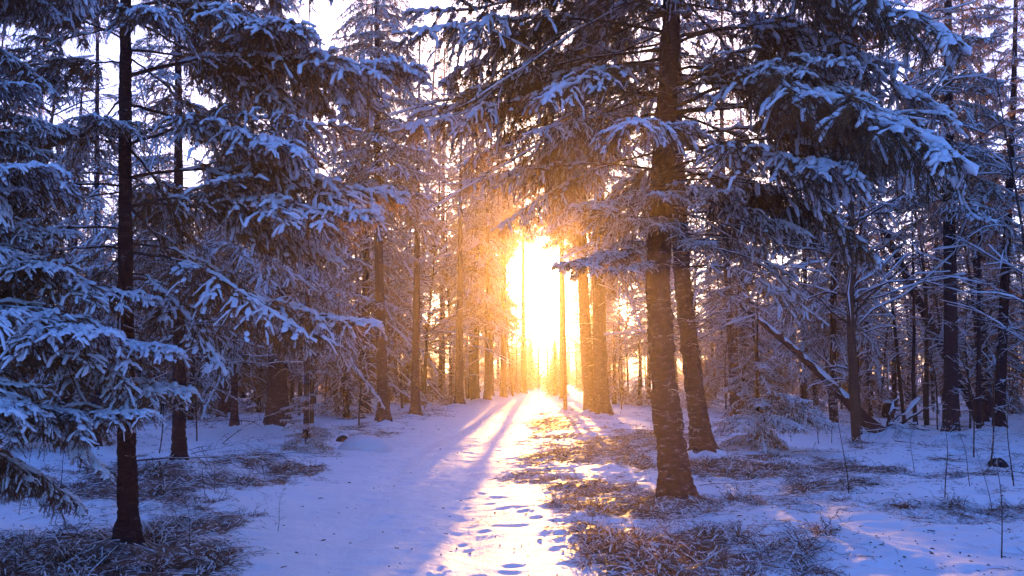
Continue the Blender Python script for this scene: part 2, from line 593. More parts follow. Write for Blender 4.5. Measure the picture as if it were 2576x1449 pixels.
print('bough library')
class Lib: pass
def bough_meshes(tagname, specs, lod):
    res = []
    for i, kw in enumerate(specs):
        b = make_bough(100 * (lod + 1) + i, lod=lod, **kw)
        x = Lib()
        x.wood = b.wood.mesh('branch', [M_TWIG, M_NEEDLE])
        x.snow = b.snow.mesh('snow', [M_SNOW])
        x.mbw, x.mbs = b.wood, b.snow
        x.L = b.L
        res.append(x)
    return res
NEAR = bough_meshes('near', [
    dict(Lb=2.0, rise=0.10, drop=0.30, bare=0.22, hang=0.25, dens=0.85),
    dict(Lb=2.0, rise=0.18, drop=0.55, bare=0.34, hang=0.40, dens=0.8, snow=0.85),
    dict(Lb=2.0, rise=0.05, drop=0.22, bare=0.15, hang=0.20, width=0.36, dens=0.85),
    dict(Lb=2.0, rise=0.22, drop=0.85, bare=0.30, hang=0.45, width=0.24, dens=0.8, snow=0.9),
    dict(Lb=2.0, rise=0.00, drop=0.12, bare=0.25, hang=0.30, snow=0.6, dens=0.75),
    dict(Lb=2.0, rise=0.12, drop=0.60, bare=0.25, hang=0.50, snow=0.35, width=0.28, dens=0.75),
    dict(Lb=2.6, rise=-0.02, drop=0.22, bare=0.30, hang=0.50, snow=0.35, width=0.26, dens=0.5),
    dict(Lb=2.6, rise=0.06, drop=0.40, bare=0.36, hang=0.60, snow=0.45, width=0.24, dens=0.55),
    dict(Lb=2.0, rise=0.12, drop=0.42, bare=0.12, hang=0.3, snow=1.3, width=0.42),
], 0)
MID = bough_meshes('mid', [
    dict(Lb=2.2, rise=0.08, drop=0.35, bare=0.15, hang=0.3),
    dict(Lb=2.2, rise=0.12, drop=0.60, bare=0.18, hang=0.4),
    dict(Lb=2.2, rise=0.02, drop=0.25, bare=0.12, hang=0.35, width=0.3),
    dict(Lb=2.2, rise=0.15, drop=0.80, bare=0.2, hang=0.5, width=0.26),
], 1)
DEAD = bough_meshes('dead', [
    dict(Lb=2.0, rise=0.10, drop=0.15, bare=0.15, hang=0.25, dead=True, width=0.3),
    dict(Lb=2.0, rise=-0.05, drop=0.25, bare=0.1, hang=0.4, dead=True, width=0.25),
    dict(Lb=2.0, rise=0.25, drop=0.30, bare=0.2, hang=0.1, dead=True, width=0.35),
], 1)

def trunk_mb(pts, radii, m=20, flare=0.6, rough=0.05, seed=0, step=0.12):
    """pts world path (relative to base), radii at pts; resampled and roughened"""
    pts = np.asarray(pts, float)
    d = np.concatenate([[0], np.cumsum(np.linalg.norm(np.diff(pts, axis=0), axis=1))])
    n = max(6, int(d[-1] / step))
    # finer near the ground
    u = np.linspace(0, 1, n) ** 1.15 * d[-1]
    P = np.stack([np.interp(u, d, pts[:, j]) for j in range(3)], 1)
    # smooth the corners
    for _ in range(6):
        P[1:-1] = (P[:-2] + 2 * P[1:-1] + P[2:]) / 4
    rr = np.interp(u, d, radii)
    th = np.linspace(0, 2 * np.pi, m, endpoint=False)
    V, F = tubes(P[None], rr[None], m, ref=(0, 1, 0))
    V = V.reshape(n, m, 3)
    ctr = P[:, None]
    off = V - ctr
    U, TH = np.meshgrid(u, th, indexing='ij')
    ph = seed * 1.7
    fl = 1 + flare * np.exp(-np.maximum(U - 0.25, 0) / (0.14 + radii[0] * 0.9)) * (1 + 0.45 * np.sin(TH * 5 + ph) + 0.2 * np.sin(TH * 3 + ph * 2))
    nz = 1 + rough * 2 * (vnoise(np.cos(TH) * 3 + 10 + U * 6, np.sin(TH) * 3 + U * 2, seed + 3) - 0.5) \
           + rough * 1.6 * (vnoise(np.cos(TH) * 9 + 30 + U * 5, np.sin(TH) * 9 + U * 30, seed + 5) - 0.5)
    V = ctr + off * (fl * nz)[..., None]
    mb = MB()
    mb.add(V.reshape(-1, 3), F, 0)
    return mb, P, rr

SUNPX = (1350, 705)
nb_total = 0
def bough_obj(tree, base, lib, pos, az, scale, pitch=0.0, roll=0.0, name='branch', clear=True, snow=True):
    """pos world, az radians (0 = +x), returns False if it would hang before the sun"""
    global nb_total
    M = Matrix.Rotation(az, 4, 'Z') @ Matrix.Rotation(-pitch, 4, 'Y') @ Matrix.Rotation(roll, 4, 'X')
    if clear:
        co = lib.probe
        for c in co:
            w = M @ Vector(c * scale) + Vector(pos)
            q = project(w)
            if math.hypot((q[0] - SUNPX[0]), (q[1] - SUNPX[1])) < 78:
                return False
    b = bpy.data.objects.new(name, lib.wood)
    COL.objects.link(b)
    b.parent = tree
    b.location = Vector(pos) - Vector(base)
    b.rotation_euler = M.to_euler()
    b.scale = (scale,) * 3
    if snow:
        s_ = bpy.data.objects.new('snow', lib.snow)
        COL.objects.link(s_)
        s_.parent = b
        s_['kind'] = 'stuff'
    nb_total += 1
    return True
for lb in NEAR + MID + DEAD:
    vv = np.concatenate(lb.mbw.v)
    g_ = np.random.default_rng(1)
    lb.probe = vv[g_.integers(0, len(vv), 70)]

def interp_path(P, z):
    return np.array([np.interp(z, P[:, 2], P[:, 0]), np.interp(z, P[:, 2], P[:, 1]), z])

def hero_tree(name, label, path_px, r_base, height, crown, lib, seed, mat=None, group=None, cat='tree',
              deadrange=None, explicit=(), flare=0.55, clear=True, nside=20, deadn=8, depth=None, top_r=0.25, base_pt=None, stubs=0, longdead=()):
    g = np.random.default_rng(seed)
    base = ground_at(*path_px[0]) if base_pt is None else np.array(base_pt)
    D = base[1]
    pts = [np.zeros(3)]
    for q in path_px[1:]:
        pts.append(at_depth(q[0], q[1], D) - base)
    # continue upward to the full height
    last = pts[-1]
    if last[2] < height:
        dx = (pts[-1] - pts[-2]) if len(pts) > 1 else np.array([0, 0, 1.0])
        sl_ = np.clip(dx[:2] / max(dx[2], 0.3), -0.05, 0.05)
        pts.append(np.array([last[0] + sl_[0] * (height - last[2]), last[1], height]))
    pts = np.array(pts)
    pts = np.concatenate([[pts[0] - np.array([0, 0, 0.25])], pts])
    z = pts[:, 2]
    rads = r_base * np.interp(z, [0, height], [1, top_r * 0.4])
    mb, P, rr = trunk_mb(pts, rads, nside, flare, 0.15 if D < 16 else 0.07, seed, 0.03 if D < 16 else 0.25)
    t = thing(name, base, label, cat, group)
    obj('trunk', mb.mesh('trunk', [mat or M_BARK]), t)
    Pw = P + base
    z0, z1, sp, per, lfun, pitchf = crown
    zz = z0
    ph = g.uniform(0, 6.28)
    while zz < z1:
        n = per if isinstance(per, int) else g.integers(per[0], per[1] + 1)
        for j in range(n):
            zj = zz + g.uniform(-0.12, 0.12)
            az = ph + j * 2 * math.pi / n + g.uniform(-0.3, 0.3)
            Lw = lfun(zj, az) * g.uniform(0.75, 1.15)
            if Lw < 0.25:
                continue
            lb = lib[g.integers(0, len(lib))]
            pos = interp_path(P, zj) + base
            bough_obj(t, base, lb, pos, az, Lw / lb.L, pitchf(zj) + g.normal(0, 0.10), g.normal(0, 0.12), clear=clear)
        ph += 2.4
        zz += sp * g.uniform(0.8, 1.2)
    for (zj, azd, Lw, li, pt) in explicit:
        lb = (NEAR if lib[0] in NEAR else MID)[li]
        pos = interp_path(P, zj) + base
        bough_obj(t, base, lb, pos, R(azd), Lw / lb.L, R(pt), 0, clear=False)
    if deadrange:
        for _ in range(deadn):
            zj = g.uniform(*deadrange)
            az = g.uniform(0, 6.28)
            lb = DEAD[g.integers(0, 3)]
            pos = interp_path(P, zj) + base
            bough_obj(t, base, lb, pos, az, g.uniform(0.35, 0.8), g.normal(0, 0.15), name='dead_branch', clear=clear)
    for _ in range(stubs):
        zj = g.uniform(0.5, crown[0])
        bough_obj(t, base, DEAD[g.integers(0, 3)], interp_path(P, zj) + base, g.uniform(0, 6.28), g.uniform(0.12, 0.25), g.uniform(-0.3, 0.3), name='branch_stub')
    for (zj, azd, Lw, pt) in longdead:
        lb = DEAD[g.integers(0, 3)]
        bough_obj(t, base, lb, interp_path(P, zj) + base, R(azd), Lw / lb.L, R(pt), g.uniform(-0.5, 0.5), name='dead_branch')
    if D < 16:
        skirts.append((t, r_base, seed))
    r_ = r_base
    MOUNDS.append((base[0], base[1], 0.32 + r_ * 1.6, 0.13 + r_ * 0.4))
    return t

skirts = []
print('hero trees')
FRONT, BACK, LEFT, RIGHT = -90, 90, 180, 0
def cosaz(az, deg):
    return math.cos(az - R(deg))

# the left front spruce
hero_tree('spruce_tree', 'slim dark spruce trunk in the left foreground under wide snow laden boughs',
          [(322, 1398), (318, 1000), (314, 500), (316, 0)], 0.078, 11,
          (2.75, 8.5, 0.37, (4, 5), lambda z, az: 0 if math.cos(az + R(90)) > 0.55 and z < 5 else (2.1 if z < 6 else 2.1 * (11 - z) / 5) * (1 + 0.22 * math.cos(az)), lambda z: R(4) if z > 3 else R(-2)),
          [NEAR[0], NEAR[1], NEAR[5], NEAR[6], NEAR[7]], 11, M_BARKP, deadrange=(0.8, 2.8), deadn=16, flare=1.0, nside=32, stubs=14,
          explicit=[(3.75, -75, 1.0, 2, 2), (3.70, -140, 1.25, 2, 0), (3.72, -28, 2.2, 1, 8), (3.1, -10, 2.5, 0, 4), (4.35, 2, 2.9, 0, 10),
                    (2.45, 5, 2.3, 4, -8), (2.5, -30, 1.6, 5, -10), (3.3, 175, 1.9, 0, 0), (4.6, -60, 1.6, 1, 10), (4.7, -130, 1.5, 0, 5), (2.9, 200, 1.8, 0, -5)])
# spruce off to the left whose boughs reach into the frame
B0 = np.array([-4.3, 5.7, 0.0]); B0[2] = float(base_h(B0[:1], B0[1:2])[0])
hero_tree('spruce_tree', 'spruce at the left edge reaching into the photo with thick snow clumps on low boughs',
          [(-200, 1500)], 0.10, 9,
          (1.15, 6.5, 0.36, (4, 5), lambda z, az: 1.35 * (1 - z / 11) + 0.1, lambda z: R(2)),
          NEAR[:6], 12, M_BARKP, base_pt=B0,
          explicit=[(2.0, -14, 1.75, 2, 0), (1.9, 5, 1.95, 0, 0), (2.9, -25, 1.5, 2, 5), (1.55, -30, 1.5, 2, -3), (2.3, 20, 1.7, 0, 0), (1.3, 0, 1.7, 4, 0),
                    (2.5, -5, 1.2, 2, -5), (1.75, 25, 1.9, 2, -4), (4.6, -20, 1.5, 1, 0)])
B1 = np.array([-3.15, 4.0, 0.0]); B1[2] = float(base_h(B1[:1], B1[1:2])[0])
hero_tree('young_spruce', 'low young spruce in the bottom left corner with dark drooping boughs',
          [(-150, 1600)], 0.03, 1.0,
          (0.3, 0.75, 0.14, 5, lambda z, az: 0.75 * (1.15 - z), lambda z: R(6)),
          [NEAR[5], NEAR[3]], 13, M_BARKP, base_pt=B1, cat='young tree', explicit=[(0.55, 5, 1.05, 5, 4), (0.45, 35, 1.0, 5, 2), (0.35, -10, 0.9, 5, 2)])
# second left trunk
hero_tree('spruce_tree', 'thin trunk behind the left foreground trunk, topped by a fan of snowy boughs',
          [(452, 1178), (450, 900), (450, 600), (448, 0)], 0.095, 12,
          (3.0, 11, 0.42, (4, 5), lambda z, az: 1.9 * (1 - z / 14), lambda z: R(-4)),
          MID, 14, M_BARKP, deadrange=(1.2, 3.4), deadn=10,
          explicit=[(2.55, -80, 1.2, 0, 4), (2.6, -30, 1.9, 0, 4), (2.5, -120, 1.0, 2, 0), (2.75, 0, 2.3, 1, 5), (2.9, -45, 2.0, 1, 5), (3.3, -15, 2.4, 1, 8), (3.4, 190, 2.0, 1, 5)])
# thick trunk with boughs that sweep to the ground
hero_tree('spruce_tree', 'stout spruce left of the path whose snowy boughs sweep down almost to the ground',
          [(698, 1078), (697, 800), (694, 300), (690, 0)], 0.26, 19,
          (2.7, 17, 0.50, (4, 6), lambda z, az: 3.6 * (1 - z / 20), lambda z: R(-10)),
          MID, 15, M_BARK, deadrange=(1.2, 2.4), deadn=4)
hero_tree('spruce_tree', 'tall slender trunk on the left bank of the path with a spreading root foot',
          [(966, 1068), (958, 850), (952, 600), (950, 350), (948, 0)], 0.165, 20,
          (6.4, 19, 0.32, (5, 6), lambda z, az: 3.3 * (1 - z / 24), lambda z: R(-5)),
          MID, 16, M_BARK, deadrange=(2.5, 7.5), deadn=16, flare=0.9,
          explicit=[(3.6, -60, 1.4, 0, 0), (4.6, 180, 2.4, 1, 0), (5.2, 20, 1.8, 0, 0), (6.2, -110, 2.0, 1, 5), (5.6, 200, 2.3, 0, 5), (6.8, 10, 2.2, 1, 5)])
# main right tree
def l13(z, az):
    c = math.cos(az)
    b = 3.0 if z < 7 else 3.0 * (15 - z) / 8
    return b * (1.08 + 0.10 * c if c > 0 else 0.92)
hero_tree('spruce_tree', 'big leaning spruce right of the path with scaly bark and a wide umbrella of boughs',
          [(1705, 1278), (1690, 1150), (1668, 950), (1655, 730), (1662, 500), (1678, 250), (1690, 0)], 0.158, 15,
          (3.9, 10, 0.40, (3, 5), l13, lambda z: R(6)),
          [NEAR[1], NEAR[5], NEAR[6], NEAR[7], NEAR[7]], 17, M_BARK, deadrange=(2.9, 6.2), deadn=40, flare=0.6, nside=48, stubs=26, longdead=[(zz_, az_, L_, p_) for zz_, az_, L_, p_ in [(5.0, 178, 3.3, -14), (5.5, 186, 3.6, -18), (6.0, 175, 3.8, -20), (6.5, 190, 3.8, -22), (5.8, 165, 3.2, -16), (4.6, 172, 2.4, -10), (6.9, 182, 3.8, -24), (6.3, 200, 3.2, -20), (5.2, 205, 2.4, -14), (3.9, -5, 2.8, -8), (4.3, 5, 3.2, -6), (3.5, 10, 2.4, -12), (4.7, -12, 3.2, -6), (5.2, 0, 3.3, -6), (3.2, -2, 2.0, -14)]], top_r=0.5,
          explicit=[(2.95, -158, 1.35, 2, 0), (2.8, -135, 0.9, 2, 2), (3.25, -100, 0.9, 2, 2), (3.1, -60, 0.9, 0, 0), (3.55, -150, 1.25, 2, 2), (3.3, -120, 0.9, 2, 4), (3.65, -60, 1.3, 2, 0), (3.5, -20, 1.8, 1, 5), (4.3, -15, 3.3, 1, 10),
                    (4.6, -5, 3.5, 1, 10), (5.0, -30, 3.1, 3, 8), (5.2, 10, 3.4, 1, 8), (3.9, 5, 2.9, 5, 4), (3.6, -100, 1.2, 2, 0), (4.2, -95, 1.5, 0, 4),
                    (5.6, 0, 3.4, 3, 12), (4.9, -50, 2.4, 0, 2), (5.4, 178, 3.3, 6, -2), (4.9, 190, 3.5, 7, 4), (5.3, 170, 3.4, 6, 2), (5.7, 200, 3.6, 7, 6), (6.2, 180, 3.4, 6, 6), (5.6, 160, 2.6, 6, 4), (5.0, 150, 3.2, 7, 4), (5.9, 215, 3.0, 6, 8), (6.6, 195, 3.3, 7, 6)])
hero_tree('spruce_tree', 'grey trunk standing close behind the big leaning spruce, bending left as it rises',
          [(1772, 1152), (1750, 1000), (1732, 850), (1716, 700), (1704, 400), (1696, 0)], 0.17, 17,
          (6.0, 15, 0.55, (3, 4), lambda z, az: 2.6 * (1 - z / 19), lambda z: R(-6)),
          MID, 18, M_BARK, deadrange=(2.2, 5.5), deadn=26, flare=0.9, nside=32, stubs=14, longdead=[(4.0, -8, 3.4, -6), (4.6, 12, 3.6, -4), (3.4, 2, 3.0, -10), (5.2, -15, 3.6, -4), (3.0, 18, 2.6, -10)],
          explicit=[(3.4, -20, 2.6, 1, 0), (3.9, 10, 2.8, 1, 0), (4.4, 0, 3.0, 0, 0), (3.0, -10, 1.6, 0, -5), (4.8, -25, 3.0, 1, 0)])
# double trunk near the sun
hero_tree('spruce_tree', 'right stem of the thick twin trunk glowing beside the sun',
          [(1515, 1048), (1508, 850), (1506, 600), (1512, 300), (1512, 0)], 0.27, 21,
          (5.4, 19, 0.42, (5, 6), lambda z, az: 4.0 * (1 - z / 24), lambda z: R(-8)),
          MID, 19, M_BARK, deadrange=(1.8, 5.5), deadn=12, flare=0.8, top_r=0.7)
hero_tree('spruce_tree', 'left stem of the thick twin trunk, leaning slightly toward the sun',
          [(1488, 1044), (1473, 850), (1464, 650), (1460, 300), (1455, 0)], 0.24, 20,
          (7.5, 19, 0.6, (3, 4), lambda z, az: 2.6 * (1 - z / 23), lambda z: R(-8)),
          MID, 20, M_BARK, flare=0.5, top_r=0.7)
hero_tree('dead_trunk', 'thin straight pole like trunk between the sun and the twin trunk',
          [(1422, 1040), (1420, 800), (1417, 500)], 0.075, 9,
          (6.5, 8.8, 0.5, 3, lambda z, az: 0.9, lambda z: 0), MID, 21, M_BARK, deadrange=(1.5, 6), deadn=6, flare=0.3, cat='tree trunk')
# right side
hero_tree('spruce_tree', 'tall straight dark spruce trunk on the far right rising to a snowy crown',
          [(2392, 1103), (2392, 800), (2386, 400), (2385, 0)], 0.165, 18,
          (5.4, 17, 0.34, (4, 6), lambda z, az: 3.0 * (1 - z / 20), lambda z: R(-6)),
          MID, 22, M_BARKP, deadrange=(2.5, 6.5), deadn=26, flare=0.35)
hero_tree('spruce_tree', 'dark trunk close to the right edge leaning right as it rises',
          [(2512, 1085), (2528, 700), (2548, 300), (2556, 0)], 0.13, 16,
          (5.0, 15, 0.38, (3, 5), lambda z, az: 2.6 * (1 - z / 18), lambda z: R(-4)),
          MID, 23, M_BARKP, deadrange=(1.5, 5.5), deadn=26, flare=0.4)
hero_tree('dead_trunk', 'very thin dark trunk just right of the tall straight trunk on the far right',
          [(2462, 1092), (2462, 700), (2468, 300)], 0.055, 11,
          (8, 10.6, 0.5, 3, lambda z, az: 0.9, lambda z: 0), MID, 24, M_BARKP, deadrange=(1.5, 8), deadn=16, flare=0.3, cat='tree trunk')
hero_tree('dead_trunk', 'thin crooked trunk between the uprooted tree and the tall straight trunk',
          [(2305, 1085), (2296, 960), (2300, 850), (2296, 600)], 0.055, 7,
          (5, 6.8, 0.5, 3, lambda z, az: 0.8, lambda z: 0), MID, 25, M_BARKP, deadrange=(1.5, 6), deadn=10, flare=0.3, cat='tree trunk')
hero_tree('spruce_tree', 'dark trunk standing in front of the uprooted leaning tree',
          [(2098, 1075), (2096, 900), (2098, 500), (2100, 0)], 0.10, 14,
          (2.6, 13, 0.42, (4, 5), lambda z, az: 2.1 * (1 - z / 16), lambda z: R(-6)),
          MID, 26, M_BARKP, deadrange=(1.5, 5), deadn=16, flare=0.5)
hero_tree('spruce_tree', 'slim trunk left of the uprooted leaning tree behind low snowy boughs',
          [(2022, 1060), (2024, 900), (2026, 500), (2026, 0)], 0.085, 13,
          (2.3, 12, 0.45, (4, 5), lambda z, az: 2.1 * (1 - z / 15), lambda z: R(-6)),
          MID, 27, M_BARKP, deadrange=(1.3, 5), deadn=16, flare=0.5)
hero_tree('young_spruce', 'small spruce with its snow covered lowest boughs spread right of the grey trunk',
          [(1905, 1125), (1905, 980)], 0.05, 3.2,
          (0.22, 2.3, 0.24, (4, 5), lambda z, az: 1.15 * (1 - z / 2.7) + 0.1, lambda z: R(-4)),
          [NEAR[2], NEAR[5], MID[0]], 28, M_BARKP, cat='young tree', explicit=[(0.62, -70, 1.25, 8, 4), (0.7, -20, 1.5, 8, 4), (0.55, -130, 1.2, 8, 6), (0.8, 5, 1.5, 8, 4), (1.0, -45, 1.1, 2, 4)])
hero_tree('young_spruce', 'young spruce with a snowy skirt left of the stout spruce near the path',
          [(772, 1135), (770, 900)], 0.035, 2.0,
          (0.12, 1.0, 0.22, (4, 5), lambda z, az: 0.75 * (1 - z / 3), lambda z: R(6)),
          [MID[2], MID[0]], 29, M_BARKP, cat='young tree')
# middle distance row left of the path
mid = [
    ((1041, 1006), (1050, 850), (1066, 600), 0.20, 23, 6.5, 'reddish trunk leaning right, left of the far end of the path'),
    ((1111, 997), (1112, 850), (1114, 600), 0.24, 25, 7.5, 'straight reddish trunk left of the path, second beyond the root footed one'),
    ((1197, 988), (1197, 870), (1198, 700), 0.20, 15, 1.6, 'snow dusted spruce with low glowing boughs where the path bends'),
    ((1268, 981), (1267, 850), (1266, 700), 0.30, 16, 7.6, 'stout trunk lit yellow just left of the sun'),
    ((1334, 972), (1333, 850), (1333, 800), 0.22, 8, 1.6, 'little spruce directly under the sun at the end of the path'),
    ((993, 1002), (992, 850), (992, 600), 0.10, 14, 5.0, 'thin dark trunk behind the root footed tree'),
    ((242, 1142), (242, 950), (243, 600), 0.08, 12, 2.0, 'thin trunk at the far left behind the snow clumped boughs'),
    ((770, 1120), (772, 900), (774, 600), 0.06, 11, 3.2, 'thin trunk standing among young spruces right of the stout spruce'),
    ((843, 1010), (842, 850), (840, 600), 0.16, 15, 2.0, 'spruce deeper in the wood between the stout spruce and the root footed trunk'),
    ((1632, 1010), (1632, 850), (1632, 600), 0.12, 15, 3.0, 'thin spruce glimpsed between the twin trunk and the big leaning spruce'),
    ((1870, 1030), (1868, 850), (1866, 600), 0.14, 16, 1.6, 'spruce deeper in the wood right of the grey bending trunk'),
    ((590, 1085), (590, 900), (590, 700), 0.09, 13, 2.6, 'thin spruce behind the crossed fallen branches on the left'),
]
for i, (a, b, c, r_, H, z0, lab) in enumerate(mid):
    hero_tree('spruce_tree', lab, [a, b, c], r_, H,
              (z0, H - 0.6, 0.62, (3, 5), (lambda H: (lambda z, az: (0.16 * H + 0.3) * (1 - z / (H * 1.05))))(H), lambda z: R(-8)),
              MID, 60 + i, M_BARK, deadrange=(max(0.8, z0 * 0.4), max(1.5, z0)), deadn=6, flare=0.7, nside=12)
for i, (D, p, H, z0, r_, lab) in enumerate([
    (62, 1.9, 22, 9.6, 0.22, 'tall high crowned spruce far along the right edge of the path'),
    (58, -2.4, 21, 9.6, 0.20, 'tall high crowned spruce far along the left edge of the path'),
    (44, -3.6, 22, 7.6, 0.18, 'tall slim spruce arching high over the far part of the path'),
    (42, -3.2, 19, 4.3, 0.18, 'added spruce left of the sun glow whose dense crown shades the near path'),  # added as a caster: its crown keeps sun off the near path
    (50, -2.9, 23, 5.5, 0.20, 'slim trunk at the left edge of the far path left of the sun'),  # crown set low to shade the left of the near path
    (36, -3.5, 14, 9.7, 0.20, 'slim dark pole trunk left of the path just before the dense crowned spruce'),  # pole added to throw a shadow stripe over the snow
    (46, -1.95, 16, 9.7, 0.18, 'slim trunk at the left edge of the path where it bends right'),  # added for the stripe its trunk casts along the path
    (58, -1.0, 22, 10.0, 0.19, 'lone trunk under the sun where the path runs out of sight'),
    (41, -2.55, 14, 9.7, 0.17, 'slim dark trunk at the left edge of the path behind the pole trunk'),  # another stripe caster added beside the path
    (27, -4.1, 14, 8.5, 0.16, 'slim trunk on the left bank right of the root footed trunk'),  # added trunk, there for its long shadow
    (43, 1.35, 22, 9.7, 0.12, 'slim trunk at the right edge of the far path just right of the sun'),
    (74, 6.6, 18, 3.0, 0.2, 'far spruce behind the twin trunk'),
    (90, -4.4, 19, 4.0, 0.2, 'farthest spruce left of the sun')]):
    x_ = p + D * math.tan(SUN_AZ)
    bp = np.array([x_, D, float(base_h(np.array([x_]), np.array([float(D)]))[0])])
    hero_tree('spruce_tree', lab, [(0, 0)], r_, H, (z0, H - 0.6, 0.42, (5, 6), (lambda H, w_: (lambda z, az: w_ * (1 - z / (H * 1.08))))(H, 4.4 if z0 > 9.55 and D > 42.5 else (3.9 if D == 42 else 3.2)), lambda z: R(-8)),
              MID, 90 + i, M_BARK, base_pt=bp, nside=10, flare=0.6, deadrange=(z0 * 0.5, z0), deadn=3)
print('boughs', nb_total)

# ------------------------------------------------------------------ far spruces: trunk, crown, snow as shared meshes
print('far trees')
far_b = [make_bough(900 + i, 2.4, 0.06, 0.3 + 0.12 * i, 0.08, 2, hang=0.35, width=0.34) for i in range(4)]
def far_variant(seed, H, z0, rw, step=0.60):
    g = np.random.default_rng(seed)
    cr, sn = MB(), MB()
    z = z0
    ph = 0
    while z < H - 0.25:
        n = g.integers(4, 7)
        for j in range(n):
            b = far_b[g.integers(0, 4)]
            Lw = rw * (1 - z / H) ** 0.8 * g.uniform(0.65, 1.15) + 0.15
            M = Matrix.Translation((0, 0, z)) @ Matrix.Rotation(ph + j * 6.283 / n + g.uniform(-.3, .3), 4, 'Z') @ Matrix.Rotation(R(8) + g.normal(0, 0.12), 4, 'Y') @ Matrix.Scale(Lw / b.L, 4)
            cr.merge(b.wood, M)
            sn.merge(b.snow, M)
        ph += 2.4
        z += step * g.uniform(0.8, 1.2)
    tb, P, rr = trunk_mb([(0, 0, -0.4), (0, 0, 0), (g.normal(0, .15), g.normal(0, .15), H / 2), (0, 0, H)], [0.15, 0.15, 0.09, 0.01], 8, 0.5, 0.05, seed, 1.0)
    x = Lib()
    x.crown = cr.mesh('crown', [M_TWIG, M_NEEDLE]); x.snow = sn.mesh('snow', [M_SNOW]); x.trunk = tb.mesh('trunk', [M_BARK])
    x.H = H
    return x
FAR = [far_variant(1, 15, 1.6, 2.5), far_variant(2, 16, 3.8, 2.4), far_variant(3, 13, 1.0, 2.3), far_variant(4, 17, 6.0, 2.3), far_variant(5, 7, 0.5, 1.7, 0.36)]
occupied = [(m[0], m[1]) for m in MOUNDS]
def lane(x, y):
    return x - y * math.tan(SUN_AZ)
def far_tree(v, x, y, sc, label, group):
    z = h1(x, y)
    t = thing('spruce_tree', (x, y, z), label, 'tree', group)
    t.rotation_euler = (0, 0, random.uniform(0, 6.28))
    t.scale = (sc, sc, sc * random.uniform(0.9, 1.15))
    obj('trunk', v.trunk, t); c = obj('crown', v.crown, t); obj('snow', v.snow, c)
def try_place(xy, mind):
    for p in occupied:
        if (p[0] - xy[0]) ** 2 + (p[1] - xy[1]) ** 2 < mind * mind:
            return False
    return True
nfar = 0
tries = 0
while nfar < 225 and tries < 6000:
    tries += 1
    D = 17 + 105 * random.random() ** 0.75
    a = R(random.uniform(-47, 47))
    x, y = D * math.sin(a), D * math.cos(a)
    p = lane(x, y)
    if -5.4 < p < 6.0:
        continue
    xd = project((x, y, 1))[0]
    if float(path_d(np.array([x]), np.array([y]))[0]) < 1.6:
        continue
    if 830 < xd < 1640 and (D > 82 or random.random() < 0.45):
        continue
    if (D < 24 and 600 < xd < 1900) or (D < 34 and 1850 < xd < 2450):
        continue
    if 1640 < xd < 2360 and random.random() < 0.3:
        continue
    if D > 52 and abs(p) < 24 and random.random() < (0.5 if x < 0 else 0.25):
        continue
    if not try_place((x, y), 2.0 + D * 0.012):
        continue
    occupied.append((x, y))
    k = random.choice([0, 1, 1, 2, 3, 3, 4])
    if x < 0 and D < 45:
        k = random.choice([0, 0, 2, 1, 4])
    side = 'left' if x < 0 else 'right'
    if D < 45:
        lab = 'snow dusted %s spruce in the wood %s of the path' % (('low skirted', 'tall', 'dense low skirted', 'bare stemmed high crowned', 'short young')[k], side)
        grp = 'spruces in the wood %s of the path' % side
    else:
        lab = 'distant %s spruce %s in the wood on the %s side' % (('low skirted', 'tall', 'dense low skirted', 'bare stemmed high crowned', 'short young')[k], 'deep' if D < 80 else 'very deep', side)
        grp = 'distant spruces %s' % side
    far_tree(FAR[k], x, y, random.uniform(0.8, 1.2), lab, grp)
    nfar += 1
for i in range(46):
    y = random.uniform(128, 175); x = random.uniform(-34, 44)
    if not try_place((x, y), 2.2): continue
    occupied.append((x, y))
    far_tree(FAR[4], x, y, random.uniform(0.8, 1.45), 'low young spruce in the far row that closes the end of the path', 'low far spruces at the end of the path')
for (y, p_, sc_) in ((66, -2.7, 1.0), (60, -5.2, 1.0)):  # crowns added to block low sun from the near left ground
    x = p_ + y * math.tan(SUN_AZ)
    occupied.append((x, y))
    far_tree(FAR[3], x, y, sc_, 'added high crowned spruce shading the near path, %s left of the sun' % ('just' if p_ > -4 else 'a little'), None)
for (y, p_, sc_) in [(55, -1.7, 0.5), (73, -1.2, 0.85), (80, -0.6, 0.9), (59, 1.3, 0.62), (74, 1.0, 0.75), (86, 0.2, 0.95), (77, -2.0, 0.8), (60, -2.5, 0.55), (56, 1.2, 0.6), (63, -1.6, 0.55), (61, 1.35, 0.55), (66, -4.2, 0.9), (64, -2.2, 0.62), (70, -0.9, 0.5), (60, 4.2, 0.6), (72, 2.2, 0.62), (84, -1.2, 0.72), (88, 1.9, 0.75), (66, 3.8, 0.7), (78, -3.2, 0.8)]:
    x = p_ + y * math.tan(SUN_AZ)
    occupied.append((x, y))
    far_tree(FAR[4], x, y, sc_, 'low glowing spruce under the sun beside the far path', 'low glowing spruces beside the far path')
for i in range(30):
    y = random.uniform(88, 125); x = y * math.tan(SUN_AZ) + random.uniform(-5, 5)
    if not try_place((x, y), 1.8) or path_d(np.array([x]), np.array([y]))[0] < 0.8: continue
    occupied.append((x, y))
    far_tree(FAR[4], x, y, random.uniform(0.6, 0.95), 'low young spruce in the far row that closes the end of the path', 'low far spruces at the end of the path')
print('far', nfar)

